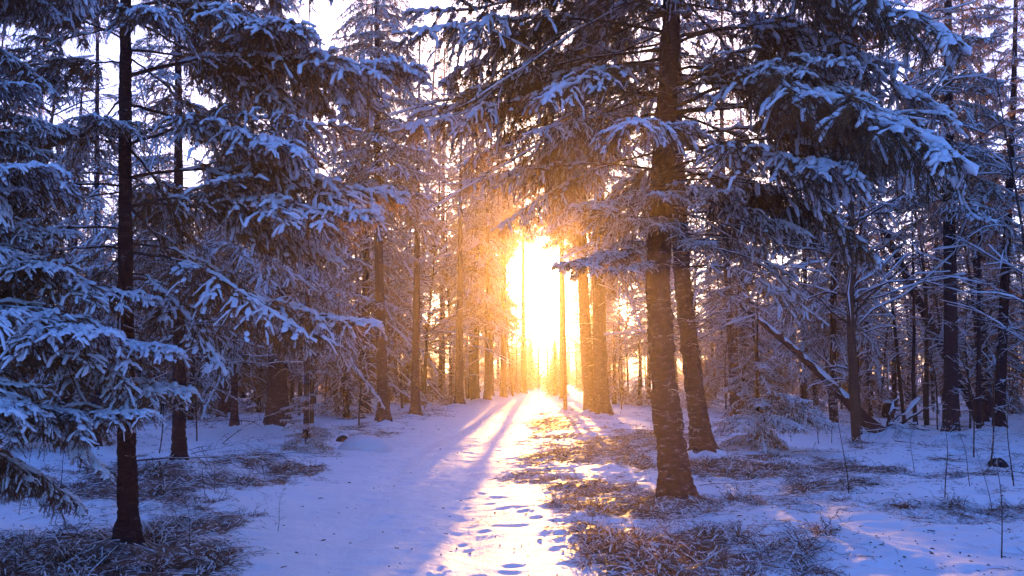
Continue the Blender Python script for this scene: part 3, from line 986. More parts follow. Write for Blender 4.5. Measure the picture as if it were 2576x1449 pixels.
# ------------------------------------------------------------------ bare saplings and thin stems
def sapling_mesh(seed, H, nb, curl, thick=0.02, snowy=True):
    g = np.random.default_rng(seed)
    mb = MB()
    k = 14
    s_ = np.linspace(0, 1, k)
    main = np.zeros((1, k, 3))
    main[0, :, 2] = H * s_ - 0.15
    main[0, :, 0] = H * (0.06 * g.normal() * s_ + curl * 0.06 * np.sin(s_ * 5 + g.uniform(0, 6)) * s_)
    main[0, :, 1] = H * 0.05 * g.normal() * s_ ** 2
    v, f = tubes(main, np.interp(s_, [0, 1], [thick, 0.003])[None], 7, ref=(0, 1, 0))
    mb.add(v, f, 0)
    t = g.uniform(0.15, 0.98, nb)
    p, T = along(main, np.zeros(nb, int), t)
    az = g.uniform(0, 6.28, nb)
    D = nrm(np.stack([np.cos(az), np.sin(az), g.uniform(0.1, 1.0, nb)], 1))
    Lb = H * (1 - t * 0.7) * g.uniform(0.1, 0.28, nb)
    P2 = curves(p, D, Lb, 6, g.uniform(-0.1, 0.35, nb), g, 0.06)
    v, f = tubes(P2, np.ones((nb, 1)) * np.interp(np.linspace(0, 1, 6), [0, 1], [thick * 0.3, 0.002])[None], 3)
    mb.add(v, f, 0)
    n3 = nb * 6
    i3 = g.integers(0, nb, n3)
    p3, T3 = along(P2, i3, g.uniform(0.15, 1, n3))
    D3 = nrm(T3 + g.normal(0, 0.5, (n3, 3)))
    P3 = curves(p3, D3, Lb[i3] * g.uniform(0.2, 0.5, n3), 4, g.uniform(-0.1, 0.3, n3), g, 0.08)
    v, f = tubes(P3, np.ones((n3, 4)) * max(0.0022, thick * 0.1), 3)
    mb.add(v, f, 0)
    sn = MB()
    if snowy:
        snow_runs(sn, P2, max(0.006, thick * 0.33), g, 0.8, 4)
        snow_runs(sn, P3, max(0.004, thick * 0.2), g, 0.5, 4)
    return mb.mesh('stem', [M_TWIG]), (sn.mesh('snow', [M_SNOW]) if snowy else None)
SAP = [sapling_mesh(30 + i, H, nb, c, th) for i, (H, nb, c, th) in enumerate([(6, 34, 1, 0.035), (8, 40, .5, 0.045), (4.5, 30, 1.4, 0.025), (9, 44, .8, 0.06), (3, 24, 1, 0.018)])]
def sapling(i, x, y, sc, label, group, name='bare_sapling', cat='sapling', lean=0.05):
    t = thing(name, (x, y, h1(x, y)), label, cat, group)
    t.rotation_euler = (random.gauss(0, lean), random.gauss(0, lean), random.uniform(0, 6.28))
    t.scale = (sc,) * 3
    o = obj('stem', SAP[i][0], t)
    if SAP[i][1]:
        tag(obj('snow', SAP[i][1], t), kind='stuff')
ns = 0
tries = 0
while ns < 240 and tries < 4000:
    tries += 1
    D = 19 + 65 * random.random() ** 0.9
    rightside = random.random() < 0.66
    a = R(random.uniform(14, 40)) if rightside else R(random.uniform(-40, 8))
    x, y = D * math.sin(a), D * math.cos(a)
    if -2.6 < lane(x, y) < 3.1 or float(path_d(np.array([x]), np.array([y]))[0]) < 1.5:
        continue
    xd, _ = project((x, y, 1))
    if D < 24 and xd < 2150:
        continue
    if not try_place((x, y), 0.7):
        continue
    occupied.append((x, y))
    si = random.randrange(4)
    sapling(si, x, y, random.uniform(0.8, 1.3),
            '%s bare snow dusted sapling %s the thicket %s of the path' % (('slim', 'tall twiggy', 'low crooked', 'tall stout')[si],
             'in front of' if D < 30 else ('in the middle of' if D < 52 else 'far back in'), 'right' if x > 0 else 'left'),
            'bare saplings in the thicket %s of the path' % ('right' if x > 0 else 'left'))
    ns += 1
TALL = [sapling_mesh(50 + i, H, nb, c, th) for i, (H, nb, c, th) in enumerate([(14, 90, .5, 0.085), (16, 110, .3, 0.10), (12, 80, .7, 0.07)])]
ns = 0
for _ in range(4000):
    if ns >= 95: break
    D = random.uniform(19, 85)
    a = R(random.uniform(-38, 42))
    if random.random() < 0.35: a = R(random.uniform(-14, 16))
    x, y = D * math.sin(a), D * math.cos(a)
    p = lane(x, y)
    if -1.5 < p < 1.3 or 2.55 < p < 3.2: continue
    if float(path_d(np.array([x]), np.array([y]))[0]) < 1.3: continue
    if D < 26 and -8 < x < 6: continue
    if not try_place((x, y), 1.3): continue
    occupied.append((x, y))
    side = 'right' if x > 0 else 'left'
    v = TALL[random.randrange(3)]
    t = thing('bare_tree', (x, y, h1(x, y)), 'tall slender leafless tree %s on the %s' % ('rising before the deep wood' if D < 40 else ('among the middle spruces' if D < 60 else 'far behind the spruces'), side), 'tree', 'tall leafless trees on the %s' % side)
    t.rotation_euler = (random.gauss(0, .03), random.gauss(0, .03), random.uniform(0, 6.28))
    t.scale = (random.uniform(0.8, 1.25),) * 3
    obj('stem', v[0], t); tag(obj('snow', v[1], t), kind='stuff')
    ns += 1
ns = 0
for _ in range(3000):
    if ns >= 110: break
    D = random.uniform(20, 66)
    a = R(random.uniform(-40, 42))
    x, y = D * math.sin(a), D * math.cos(a)
    p = lane(x, y)
    if -3.6 < p < 3.7 or float(path_d(np.array([x]), np.array([y]))[0]) < 1.5: continue
    if D < 27 and -10 < x < 8: continue
    if not try_place((x, y), 1.2): continue
    occupied.append((x, y))
    side = 'right' if x > 0 else 'left'
    z = h1(x, y); v = FAR[4]; sc = random.uniform(0.25, 0.6)
    t = thing('young_spruce', (x, y, z), 'low bushy young spruce in the undergrowth on the %s' % side, 'young tree', 'young spruces in the undergrowth on the %s' % side)
    t.rotation_euler = (0, 0, random.uniform(0, 6.28)); t.scale = (sc * 1.25, sc * 1.25, sc)
    obj('trunk', v.trunk, t); c = obj('crown', v.crown, t); obj('snow', v.snow, c)
    ns += 1
exec_saps = [
    (2135, 1243, 4, 0.42, 'thin upright twig rising from the brush patch right of the big leaning spruce'),
    (2378, 1252, 4, 0.40, 'small twiggy sapling on the right snow bank left of the snow capped twig bush'),
    (2495, 1282, 4, 0.26, 'short bare stick shoot standing in the bright snow near the right edge'),
    (2440, 1225, 4, 0.30, 'little bush with a snow ball caught in its twigs'),
    (2060, 1118, 4, 0.5, 'leaning bare sapling left of the dark trunk by the uprooted tree'),
    (2092, 1115, 4, 0.5, 'upright bare sapling just beside the leaning one by the uprooted tree'),
    (2520, 1400, 4, 0.33, 'bare branching twig in the blue snow of the bottom right corner'),
    (2550, 1225, 4, 0.5, 'thin sapling cut by the right edge of the photo'),
    (2450, 1150, 2, 0.6, 'crooked dark sapling on the right bank'),
    (2490, 1175, 4, 0.9, 'bent sapling right of the crooked one on the right bank'),
    (400, 1140, 4, 0.7, 'thin sapling between the two left trunks'),
    (495, 1110, 2, 0.7, 'dark sapling just right of the second left trunk'),
    (540, 1240, 4, 0.22, 'low twig sprouting from the brush left of the path'),
    (480, 1400, 4, 0.20, 'short dry stalk in the brush right of the left foreground trunk'),
    (700, 1330, 4, 0.16, 'tiny dry stalk near the left edge of the path'),
    (1480, 1180, 4, 0.18, 'dry stalk in the lit grass right of the path'),
    (150, 1240, 4, 0.3, 'small bare twig on the left snow'),
    (1945, 1120, 4, 0.28, 'upright stalk on the snow behind the brush patch'),
    (1990, 1110, 4, 0.25, 'short stalk right of the upright one behind the brush patch'),
    (2300, 1190, 4, 0.28, 'spindly shoot on the rise before the uprooted tree'),
    (1120, 1050, 4, 0.25, 'dry weed stalk on the left verge of the path'),
    (850, 1050, 4, 0.5, 'thin shoot left of the root footed trunk'),
]
for (xd, yd, i, sc, lab) in exec_saps:
    p = ground_at(xd, yd)
    sapling(i, p[0], p[1], sc, lab, None, 'bare_sapling' if sc >= 0.4 else 'dry_twig', 'sapling' if sc >= 0.4 else 'twig', 0.12)
    occupied.append((p[0], p[1]))

# ------------------------------------------------------------------ uprooted leaning tree
a = ground_at(2205, 1092)
Dt = a[1]
p1 = at_depth(2100, 975, Dt + 0.5); p2 = at_depth(2000, 880, Dt + 1.1); p3 = at_depth(1880, 780, Dt + 1.9); p4 = at_depth(1820, 735, Dt + 2.3)
up = thing('uprooted_tree', a, 'snow topped uprooted tree leaning left across the wood on the right', 'fallen tree')
rel = [np.array([0.15, -0.1, -0.15]), p1 - a, p2 - a, p3 - a, p4 - a]
mb, P, rr = trunk_mb(rel, [0.15, 0.115, 0.095, 0.065, 0.025], 18, 0.4, 0.06, 5, 0.15)
obj('trunk', mb.mesh('trunk', [M_BARKP]), up)
g = np.random.default_rng(5)
sn = MB()
Q = P[1:][None].copy(); rs = np.interp(np.arange(Q.shape[1]), np.arange(len(rr) - 1), rr[1:])[None] * 0.86 * g.uniform(0.85, 1.1, (1, Q.shape[1]))
rs[:, 0] = 0.02; rs[:, -1] = 0.01
Q[..., 2] += rs * 0.6
v, f = tubes(Q, rs, 12, 0.85); sn.add(v, f, 0)
obj('snow', sn.mesh('snow', [M_SNOW]), up)
# root plate: radiating roots
rt = MB()
n = 46
az = g.uniform(0, 6.28, n)
D = nrm(np.stack([0.75 + 0.35 * g.normal(size=n), np.cos(az) * 0.7, np.sin(az) * 0.8], 1))
P0 = np.tile(np.array([[0.25, 0.0, 0.12]]), (n, 1))
PR = curves(P0, D, g.uniform(0.45, 1.3, n), 8, g.uniform(0.1, 0.7, n), g, 0.13)
v, f = tubes(PR, np.ones((n, 1)) * np.linspace(1, 0.15, 8)[None] * g.uniform(0.015, 0.045, (n, 1)), 6)
rt.add(v, f, 0)
obj('roots', rt.mesh('roots', [M_BARKP]), up)
rs_ = MB(); snow_runs(rs_, PR[:, 2:], 0.035, g, 0.6, 6)
tag(obj('snow', rs_.mesh('snow', [M_SNOW]), up), kind='stuff')
for k in range(14):
    t_ = g.uniform(0.25, 0.95)
    q = P[int(t_ * (len(P) - 1))] + a
    bough_obj(up, a, DEAD[k % 3], q, g.uniform(0, 6.28), g.uniform(0.3, 0.6), g.uniform(-0.9, 0.5), name='dead_branch')
MOUNDS.append((a[0] + 0.6, a[1], 0.8, 0.22))
# second leaning stem far up right
q0 = at_depth(2345, 830, 24); q1 = at_depth(2240, 610, 24); q00 = ground_at(2420, 1060)
q00 = np.array([q0[0] + 1.4, 24, 0.0])
ls = thing('leaning_trunk', q00, 'snow topped dead trunk leaning left behind the tall straight trunk', 'tree trunk')
mb, P, rr = trunk_mb([np.zeros(3), q0 - q00, q1 - q00, (q1 - q00) * 1.0 + (q1 - q0) * 0.8], [0.16, 0.13, 0.1, 0.06], 12, 0.3, 0.05, 9, 0.3)
obj('trunk', mb.mesh('trunk', [M_BARKP]), ls)
sn = MB(); Q = P[None].copy(); rs = rr[None] * 0.85; rs = rs.copy(); rs[:, -1] = .01; Q[..., 2] += rs * 0.45
v, f = tubes(Q, rs, 10, 0.85); sn.add(v, f, 0); obj('snow', sn.mesh('snow', [M_SNOW]), ls)

# stump
st = ground_at(2233, 1052)
stp = thing('tree_stump', st, 'short broken tree stump behind the uprooted tree', 'stump')
mb, P, rr = trunk_mb([(0, 0, -0.1), (0, 0, 0.25), (0.02, 0, 0.52)], [0.15, 0.13, 0.125], 14, 0.3, 0.1, 8, 0.08)
obj('trunk', mb.mesh('trunk', [M_BARKP]), stp)
def dome(mb, c, r, h, seed, m=20, k=8, amp=0.12):
    th = np.linspace(0, 2 * np.pi, m, endpoint=False)
    rows = []
    for i in range(k):
        u = i / (k - 1)
        rad = r * math.cos(u * math.pi / 2) if i < k - 1 else 0.002
        z = h * math.sin(u * math.pi / 2)
        rr_ = rad * (1 + amp * 2 * (vnoise(np.cos(th) * 1.7 + 5, np.sin(th) * 1.7 + 5 + u, seed) - 0.5))
        rows.append(np.stack([c[0] + np.cos(th) * rr_, c[1] + np.sin(th) * rr_, c[2] + np.full(m, z)], 1))
    V = np.concatenate(rows)
    idx = np.arange(k * m).reshape(k, m); nx = np.roll(idx, -1, 1)
    F = np.stack([idx[:-1], nx[:-1], nx[1:], idx[1:]], -1).reshape(-1, 4)
    mb.add(V, F, 0)
sn = MB(); dome(sn, (0.02, 0, 0.5), 0.14, 0.1, 3); obj('snow', sn.mesh('snow', [M_SNOW]), stp)

for (t_, rb, sd) in skirts:
    if rb < 0.06: continue
    g2 = np.random.default_rng(sd)
    mb = MB()
    for q in range(5):
        a_ = q * 1.256 + g2.uniform(-.5, .5)
        dome(mb, (math.cos(a_) * rb * 1.15, math.sin(a_) * rb * 1.15, -0.06), rb * g2.uniform(1.0, 1.6) + 0.05, g2.uniform(0.10, 0.17), sd + q, 16, 7, 0.35)
    tag(obj('snow', mb.mesh('snow', [M_SNOW]), t_), kind='stuff')
# snow covered boulder left of the path
bd = ground_at(905, 1128)
bo = thing('snowy_boulder', bd, 'rounded boulder buried in snow on the left edge of the path', 'boulder')
mb = MB(); dome(mb, (0, 0, -0.20), 0.46, 0.36, 11, 28, 10, 0.22); obj('stone', mb.mesh('stone', [M_BARKP]), bo)
mb = MB(); dome(mb, (0.03, 0.03, -0.08), 0.52, 0.36, 11, 32, 14, 0.30); obj('snow', mb.mesh('snow', [M_SNOW]), bo)
# small dark rock lumps near it
for k, (xd, yd, lab) in enumerate([(862, 1110, 'small dark snow capped stone left of the boulder'), (905, 1052, 'dark root lump left of the root footed trunk'), (2505, 1170, 'dark snow capped stone low on the right bank')]):
    q = ground_at(xd, yd)
    b_ = thing('stone', q, lab, 'stone')
    mb = MB(); dome(mb, (0, 0, -0.05), 0.17, 0.2, 21 + k, 16, 6, 0.5); obj('rock', mb.mesh('rock', [M_BARKP]), b_)
    mb = MB(); dome(mb, (0.0, 0.02, 0.04), 0.13, 0.14, 22 + k, 16, 6, 0.4); obj('snow', mb.mesh('snow', [M_SNOW]), b_)

# ------------------------------------------------------------------ ground and path
print('ground')
def stretch(n, a, b, lo, hi, core):
    # spacing is fine in the core and grows outward
    u = np.linspace(-1, 1, n)
    return u
def axis(core0, core1, step, lo, hi, grow):
    xs = list(np.arange(core0, core1, step))
    s_ = step; x = xs[-1]
    while x < hi:
        s_ *= grow; x += s_; xs.append(x)
    s_ = step; x = xs[0]
    while x > lo:
        s_ *= grow; x -= s_; xs.insert(0, x)
    return np.array(xs)
ys = axis(4.6, 16, 0.045, -60, 700, 1.017)
xs = axis(-3.2, 3.4, 0.04, -500, 500, 1.035)
X, Y = np.meshgrid(xs, ys)
foot = []
g = np.random.default_rng(21)
for trackx, n in ((-0.55, 44), (0.35, 30), (-1.0, 26), (-0.1, 40)):
    yy = 4.5
    for i in range(n):
        yy += g.uniform(0.3, 0.95)
        fx = np.interp(yy, PATH_Y, PATH_X) + trackx + (0.11 if i % 2 else -0.11) + g.normal(0, 0.16)
        foot.append((fx, yy, g.normal(0.0, 0.7), g.uniform(0.004, 0.02)))
for i in range(60):
    yy = g.uniform(5, 22); foot.append((np.interp(yy, PATH_Y, PATH_X) + g.normal(-0.3, 1.0), yy, g.uniform(0, 3), g.uniform(0.01, 0.025)))
def snow_h(X, Y):
    Z = hgt(X, Y)
    pd = path_d(X, Y)
    Z = Z - 0.05 * sm(1.2, 0.5, pd)
    # two faint wheel ruts
    c = np.interp(Y, PATH_Y, PATH_X)
    for o_ in (-0.62, 0.55):
        Z = Z - 0.03 * np.exp(-((X - c - o_) / 0.2) ** 2) * sm(60, 20, Y)
    Z = Z + (0.05 * fbm(X * 1.3, Y * 2.4, 55, 4) + 0.035 * fbm(X * 3.5, Y * 6, 56, 3)) * sm(50, 15, Y)
    return Z
Z = snow_h(X, Y)
for fx, fy, fr, fd in foot:
    i0, i1 = np.searchsorted(xs, [fx - 0.4, fx + 0.4]); j0, j1 = np.searchsorted(ys, [fy - 0.4, fy + 0.4])
    if i1 <= i0 or j1 <= j0: continue
    dx, dy = X[j0:j1, i0:i1] - fx, Y[j0:j1, i0:i1] - fy
    c_, s_ = math.cos(fr), math.sin(fr)
    u, v = dx * c_ + dy * s_, -dx * s_ + dy * c_
    q = (u / 0.05) ** 2 + (v / 0.09) ** 2
    Z[j0:j1, i0:i1] += -fd * np.exp(-q ** 1.5) + fd * 0.35 * np.exp(-((np.sqrt(q) - 1.5) / 0.45) ** 2)
# litter mask
def litter(X, Y):
    pd = path_d(X, Y)
    c = np.interp(Y, PATH_Y, PATH_X)
    n = fbm(X * 0.9 + 3, Y * 0.9, 71, 4) * 2.0
    n2 = fbm(X * 0.45 + 40, Y * 0.45, 77, 3) * 2.0
    right = X > c
    m = np.zeros_like(X)
    # right foreground brush: the strip from the path's right edge over to the big tree and beyond
    def blob(cx, cy, rx, ry, rot=0):
        dx, dy = X - cx, Y - cy
        cr, sr = math.cos(rot), math.sin(rot)
        u = (dx * cr + dy * sr) / rx; v = (-dx * sr + dy * cr) / ry
        return np.clip(1.28 - 0.75 * np.sqrt(u * u + v * v), 0, 1)
    for b in BLOBS:
        m = np.maximum(m, blob(*b))
    verge = sm(1.0, 1.4, pd) * sm(3.0, 1.8, pd) * sm(70, 25, Y) * 0.45
    forest = sm(2.5, 5, pd) * 0.30
    m = np.maximum(m, np.maximum(verge, forest))
    m = m + n * 1.0 * (m > 0.02) + 0.2 * n2 + 0.75 * fbm(X * 3.1, Y * 3.1, 79, 3) * (m > 0.02)
    m = m * sm(0.75, 1.15, pd + 0.25 * (right & (Y > 12)) + 0.3 * n)
    return np.clip(m, 0, 1)
def gp(xd, yd): 
    p = ground_at(xd, yd); return p[0], p[1]
BLOBS = []
for (xd, yd, rx, ry) in [(1560, 1380, 1.0, 0.9), (1750, 1400, 0.9, 0.8), (1440, 1330, 0.55, 0.7), (1600, 1280, 0.9, 1.0), (1850, 1330, 0.7, 0.6), (1990, 1250, 1.3, 1.2), (2150, 1270, 1.0, 0.8),
                         (1950, 1180, 1.5, 1.4), (1450, 1220, 0.7, 1.6), (1480, 1130, 0.9, 3.0), (1600, 1100, 1.6, 3.0), (1380, 1070, 0.8, 4.0),
                         (580, 1190, 1.7, 1.7), (420, 1200, 1.4, 1.5), (700, 1380, 0.8, 0.6), (520, 1400, 1.0, 0.6), (350, 1430, 0.9, 0.6), (250, 1380, 0.9, 0.8), (640, 1320, 0.7, 0.6),
                         (860, 1410, 0.25, 0.35), (1100, 1090, 1.1, 2.4), (1010, 1100, 0.9, 1.6), (420, 1340, 0.9, 0.6), (60, 1440, 0.8, 0.5), (1290, 1300, 0.35, 0.5), (2150, 1190, 1.6, 1.0)]:
    cx, cy = gp(xd, yd)
    BLOBS.append((cx, cy, rx * 1.3, ry * 1.25))
Lm = litter(X, Y)
Z = Z + (0.10 * fbm(X * 4, Y * 4, 33, 3) + 0.05 * fbm(X * 11, Y * 11, 34, 2)) * np.clip(Lm * 1.4, 0, 1)
Z = Z + 0.018 * fbm(X * 8, Y * 8, 35, 3) * sm(40, 10, Y) * sm(0.9, 1.5, path_d(X, Y))
ny, nx_ = X.shape
idx = np.arange(ny * nx_).reshape(ny, nx_)
F = np.stack([idx[:-1, :-1], idx[:-1, 1:], idx[1:, 1:], idx[1:, :-1]], -1).reshape(-1, 4)
V = np.stack([X, Y, Z], -1).reshape(-1, 3)
# vertex normals from the height field
gy = np.gradient(Z, ys, axis=0); gx = np.gradient(Z, xs, axis=1)
NV = nrm(np.stack([-gx, -gy, np.ones_like(Z)], -1)).reshape(-1, 3)
fc = (X[:-1, :-1] + X[1:, 1:]) / 2, (Y[:-1, :-1] + Y[1:, 1:]) / 2
isp = (path_d(*fc) < 1.0).ravel() & (fc[1].ravel() < 110)
def sheet(name, sel, label):
    Fs = F[sel]
    used, inv = np.unique(Fs, return_inverse=True)
    mb = MB(); mb.add(V[used], inv.reshape(-1, 4), 0, True)
    me = mb.mesh(name, [M_GROUND])
    at = me.attributes.new('litter', 'FLOAT', 'POINT')
    at.data.foreach_set('value', Lm.ravel()[used].astype(np.float32))
    me.normals_split_custom_set_from_vertices(NV[used].tolist())
    o = obj(name, me)
    tag(o, label, None, None, 'structure')
    return o
sheet('ground', ~isp, 'snow covered forest floor with patches of dry brush')
sheet('path', isp, 'trodden snowy path with footprints running to the sun')
print('ground verts', len(V))

def surf(x, y):
    """height of the ground sheet"""
    x = np.asarray(x); y = np.asarray(y)
    i = np.clip(np.searchsorted(xs, x) - 1, 0, len(xs) - 2); j = np.clip(np.searchsorted(ys, y) - 1, 0, len(ys) - 2)
    fx = (x - xs[i]) / (xs[i + 1] - xs[i]); fy = (y - ys[j]) / (ys[j + 1] - ys[j])
    return (Z[j, i] * (1 - fx) + Z[j, i + 1] * fx) * (1 - fy) + (Z[j + 1, i] * (1 - fx) + Z[j + 1, i + 1] * fx) * fy

# ------------------------------------------------------------------ brush: dry grass blades and twigs (nobody could count them)
def blades(n_try, x0, x1, y0, y1, lmin, lmax, w, seed, thr, snowfrac, stand):
    g = np.random.default_rng(seed)
    # sample uniform in picture-like density: more near
    y = y0 * (y1 / y0) ** g.random(n_try)
    x = g.uniform(-1, 1, n_try) * (0.75 * y + 0.6)
    ok = (x > x0) & (x < x1)
    x, y = x[ok], y[ok]
    lm = litter(x, y)
    keep = g.random(len(x)) < np.clip((lm - thr) * 1.1, 0, 1) * (0.35 + 0.65 * (vnoise(x * 5, y * 5, 99) > 0.42))
    x, y = x[keep], y[keep]
    n = len(x)
    z = surf(x, y)
    az = g.uniform(0, 6.28, n)
    el = np.abs(g.normal(0, stand, n)) + 0.1
    D = np.stack([np.cos(az) * np.cos(el), np.sin(az) * np.cos(el), np.sin(el)], 1)
    far = np.clip(y / 9, 1, 4)
    Ln = g.uniform(lmin, lmax, n) * (0.7 + 0.3 * far)
    P = curves(np.stack([x, y, z - 0.01], 1), D, Ln, 4, g.uniform(0.3, 1.0, n), g, 0.12)
    zs = surf(P[..., 0].ravel(), P[..., 1].ravel()).reshape(P.shape[:2])
    P[..., 2] = np.maximum(P[..., 2], zs + 0.004)
    T = nrm(np.gradient(P, axis=1))
    sd = nrm(np.cross(T, g.normal(0, 1, (n, 1, 3)) * 0.5 + np.array([0, 0, 1.0])))
    ww = (w * far * g.uniform(0.6, 1.4, n))[:, None] * np.array([1, 0.9, 0.6, 0.15])[None]
    V = np.stack([P - sd * ww[..., None] / 2, P + sd * ww[..., None] / 2], 2).reshape(-1, 3)
    idx = np.arange(n * 8).reshape(n, 4, 2)
    F = np.stack([idx[:, :-1, 0], idx[:, :-1, 1], idx[:, 1:, 1], idx[:, 1:, 0]], -1).reshape(-1, 4)
    mb = MB(); mb.add(V, F, 0, False)
    sn = MB()
    k = g.random(n) < snowfrac
    Q = P[k]
    rad = (0.006 * far[k])[:, None] * g.uniform(0.5, 1.5, (k.sum(), 4))
    rad[:, 0] *= 0.3; rad[:, -1] = 0.001
    Q = Q.copy(); Q[..., 2] += rad * 0.6
    v, f = tubes(Q, rad, 4, 0.7); sn.add(v, f, 0)
    return mb, sn, n
mb, sn, n1 = blades(230000, -14, 14, 4.2, 34, 0.03, 0.20, 0.0048, 41, 0.18, 0.12, 0.24)
tag(obj('dry_grass', mb.mesh('dry_grass', [M_GRASS])), 'matted dry grass and twigs poking through the snow beside the path', 'dry grass', None, 'stuff')
tag(obj('snow_crumbs', sn.mesh('snow_crumbs', [M_SNOW])), 'crumbs of snow caught on the matted grass', 'snow', None, 'stuff')
print('blades', n1)
g = np.random.default_rng(77)
n = 7000
y = 4.3 * (30 / 4.3) ** g.random(n); x = g.uniform(-1, 1, n) * (0.72 * y + 0.5)
lm = litter(x, y); pd_ = path_d(x, y)
k = g.random(n) < np.clip(0.10 + 0.5 * sm(0.8, 1.6, pd_) * (0.3 + vnoise(x * 0.8, y * 0.8, 66)) + 0.3 * lm, 0, 1)
x, y = x[k], y[k]; n = len(x)
az = g.uniform(0, 6.28, n)
D = np.stack([np.cos(az), np.sin(az), g.uniform(-0.1, 0.25, n)], 1)
P = curves(np.stack([x, y, surf(x, y) + 0.004], 1), D, g.uniform(0.008, 0.05, n) * (1 + y / 20) * (0.5 + 1.2 * g.random(n) ** 4), 3, g.uniform(0, 0.3, n), g, 0.1)
v, f = tubes(P, (g.uniform(0.0015, 0.005, n) * (1 + y / 15))[:, None] * np.array([[1, 1, 0.4]]), 3)
mb = MB(); mb.add(v, f, 0)
tag(obj('forest_litter', mb.mesh('forest_litter', [M_TWIG])), 'bark bits and short twigs scattered over the snow', 'litter', None, 'stuff')
# ------------------------------------------------------------------ dark twiggy debris, as lying dead branches one can pick apart
def lying(xd, yd, azd, L_, li, lab, name='fallen_branch', lift=0.04, pitch=0.0, thick=1.0):
    p = ground_at(xd, yd)
    t = thing(name, (p[0], p[1], float(surf(p[0], p[1])) + lift), lab, 'fallen branch')
    lb = DEAD[li]
    b = obj('branch', lb.wood, t); b.rotation_euler = (R(random.uniform(-30, 30)), -pitch, R(azd)); b.scale = (L_ / lb.L,) * 3
    s_ = tag(obj('snow', lb.snow, b), kind='stuff')
for a_ in [
    (1345, 1062, 28, 1.9, 2, 'long bare stick propped up beside the path under the pole trunk', 0.02, R(4)),
    (1995, 1140, 10, 1.5, 0, 'forked fallen branch at the back of the brush patch', 0.03, 0),
    (2040, 1225, 25, 1.3, 2, 'dark fallen branch across the brush patch on the right', 0.03, 0),
    (2270, 1180, 160, 1.4, 0, 'crooked fallen branch on the snow rise at right', 0.03, 0),
    (560, 1120, 40, 1.8, 2, 'broken branch leaning up to the right of the second left trunk', 0.03, R(25)),
    (640, 1075, 170, 2.6, 0, 'long snowy fallen pole behind the crossed branches at left', 0.12, 0),
    (480, 1150, 20, 1.4, 0, 'broken branch lying at the foot of the second left trunk', 0.05, R(12)),
    (1020, 1040, -30, 1.8, 2, 'curved fallen branch on the snow right of the root footed trunk', 0.03, 0),
    (860, 1150, 190, 0.8, 0, 'small fallen branch on the left edge of the path below the boulder', 0.03, 0),
    (1180, 1310, 20, 0.5, 2, 'little dark twig at the right edge of the near path', 0.02, R(15)),
    (2340, 1100, 175, 2.0, 0, 'fallen branches beside the upturned roots', 0.1, 0),
    (2250, 1115, 5, 1.8, 1, 'low fallen branch in front of the upturned roots', 0.06, 0),
    (200, 1215, 5, 1.3, 1, 'thin arching branch lying on snow left of the foreground trunk', 0.2, R(-2)),
    (1760, 1230, 15, 1.0, 0, 'dark fallen branch by the foot of the big leaning spruce', 0.03, 0),
    (2480, 1205, -12, 1.6, 0, 'snow lined fallen branch low at the right edge', 0.10, 0),
    (720, 1160, 150, 0.9, 2, 'twiggy fallen branch in front of the stout spruce', 0.03, R(5)),
]:
    lying(*a_[:6], lift=a_[6], pitch=a_[7])
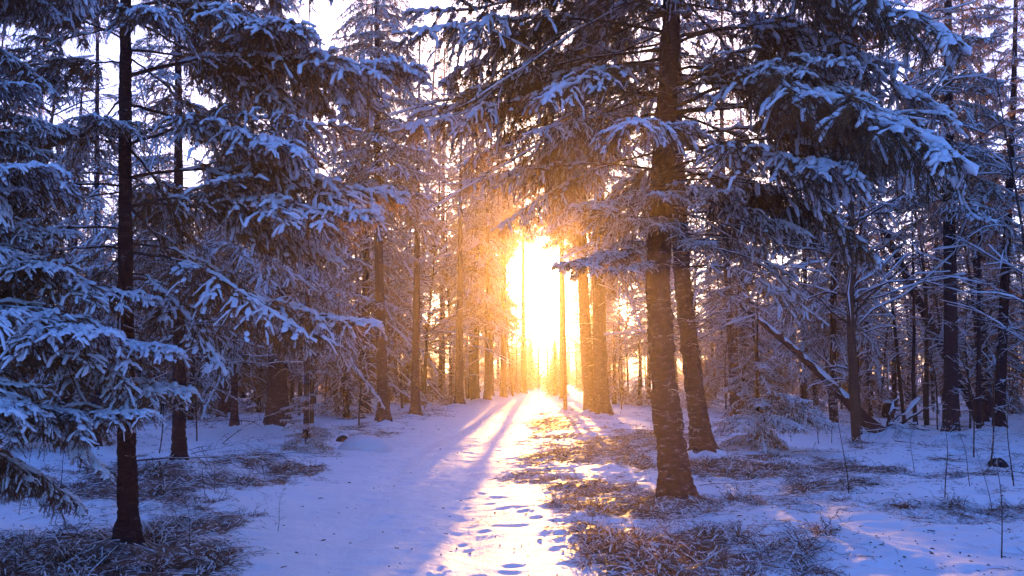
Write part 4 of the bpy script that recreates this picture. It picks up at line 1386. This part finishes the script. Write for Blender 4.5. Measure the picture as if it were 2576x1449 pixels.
# shrubs of dark twigs
def shrub_mesh(seed, n=26, H=0.35):
    g = np.random.default_rng(seed)
    az = g.uniform(0, 6.28, n); el = g.uniform(0.1, 1.3, n)
    D = np.stack([np.cos(az) * np.cos(el), np.sin(az) * np.cos(el), np.sin(el)], 1)
    P = curves(np.stack([g.normal(0, .05, n), g.normal(0, .05, n), np.full(n, -0.03)], 1), D, H * g.uniform(0.5, 1.3, n), 6, g.uniform(0.0, 0.8, n), g, 0.1)
    mb = MB(); v, f = tubes(P, np.ones((n, 1)) * np.linspace(0.005, 0.0015, 6)[None], 3); mb.add(v, f, 0)
    n3 = n * 5; i3 = g.integers(0, n, n3)
    p3, T3 = along(P, i3, g.uniform(0.2, 1, n3))
    P3 = curves(p3, nrm(T3 + g.normal(0, .5, (n3, 3))), H * g.uniform(0.15, 0.4, n3), 4, g.uniform(0, .8, n3), g, .1)
    v, f = tubes(P3, np.ones((n3, 4)) * 0.0016, 3); mb.add(v, f, 0)
    needles(mb, P3, np.full(n3, H * 0.3), 90, 0.02, 0.005, g)
    sn = MB(); snow_runs(sn, P3, 0.007, g, 0.2, 5); snow_runs(sn, P, 0.007, g, 0.3, 5)
    return mb.mesh('twigs', [M_TWIG, M_NEEDLE]), sn.mesh('snow', [M_SNOW])
SHR = [shrub_mesh(70 + i, 22 + 6 * i, 0.28 + 0.04 * i) for i in range(4)]
g = np.random.default_rng(88)
ns = 0
for k in range(6000):
    y = 5.2 * (26 / 5.2) ** g.random(); x = g.uniform(-1, 1) * (0.68 * y)
    lm = float(litter(np.array([x]), np.array([y]))[0])
    if lm < 0.5 or g.random() > lm: continue
    t = thing('twig_tuft', (x, y, float(surf(x, y))), 'tuft of dark twigs with a little snow in the brush %s of the path' % ('left' if x < -1 else 'right'), 'twig tuft', 'twig tufts %s of the path' % ('left' if x < -1 else 'right'))
    i = int(g.integers(0, 4)); sc = g.uniform(0.45, 1.0)
    t.scale = (sc, sc, sc * 0.7); t.rotation_euler = (0, 0, g.uniform(0, 6.28))
    o = obj('twigs', SHR[i][0], t); tag(obj('snow', SHR[i][1], t), kind='stuff')
    ns += 1
    if ns >= 240: break
print('tufts', ns)

# ------------------------------------------------------------------ haze
hz, t, o_ = new_mat('haze')
pv = t.nodes.new('ShaderNodeVolumePrincipled')  # volume added to spread the sun's glow in place of lens bloom
pv.inputs['Color'].default_value = (1.0, 0.76, 0.60, 1)
pv.inputs['Density'].default_value = 0.0016
pv.inputs['Anisotropy'].default_value = 0.80
t.links.new(pv.outputs[0], o_.inputs['Volume'])
mb = MB()
x0, x1, y0, y1, z0, z1 = -520, 520, -80, 720, -4, 26
# a box that holds the whole scene
V8 = [(x, y, z) for x in (x0, x1) for y in (y0, y1) for z in (z0, z1)]
mb.add(V8, [(0, 1, 3, 2), (4, 6, 7, 5), (0, 4, 5, 1), (2, 3, 7, 6), (0, 2, 6, 4), (1, 5, 7, 3)], 0, False)
tag(obj('haze', mb.mesh('haze', [hz])), 'thin haze added to spread the sun glow between the trees', 'haze', None, 'stuff')
tris = sum(sum(len(p.vertices) - 2 for p in m.polygons) for m in bpy.data.meshes if len(m.polygons) < 5000)
print('objects', len(bpy.data.objects), 'faces', sum(len(m.polygons) for m in bpy.data.meshes))
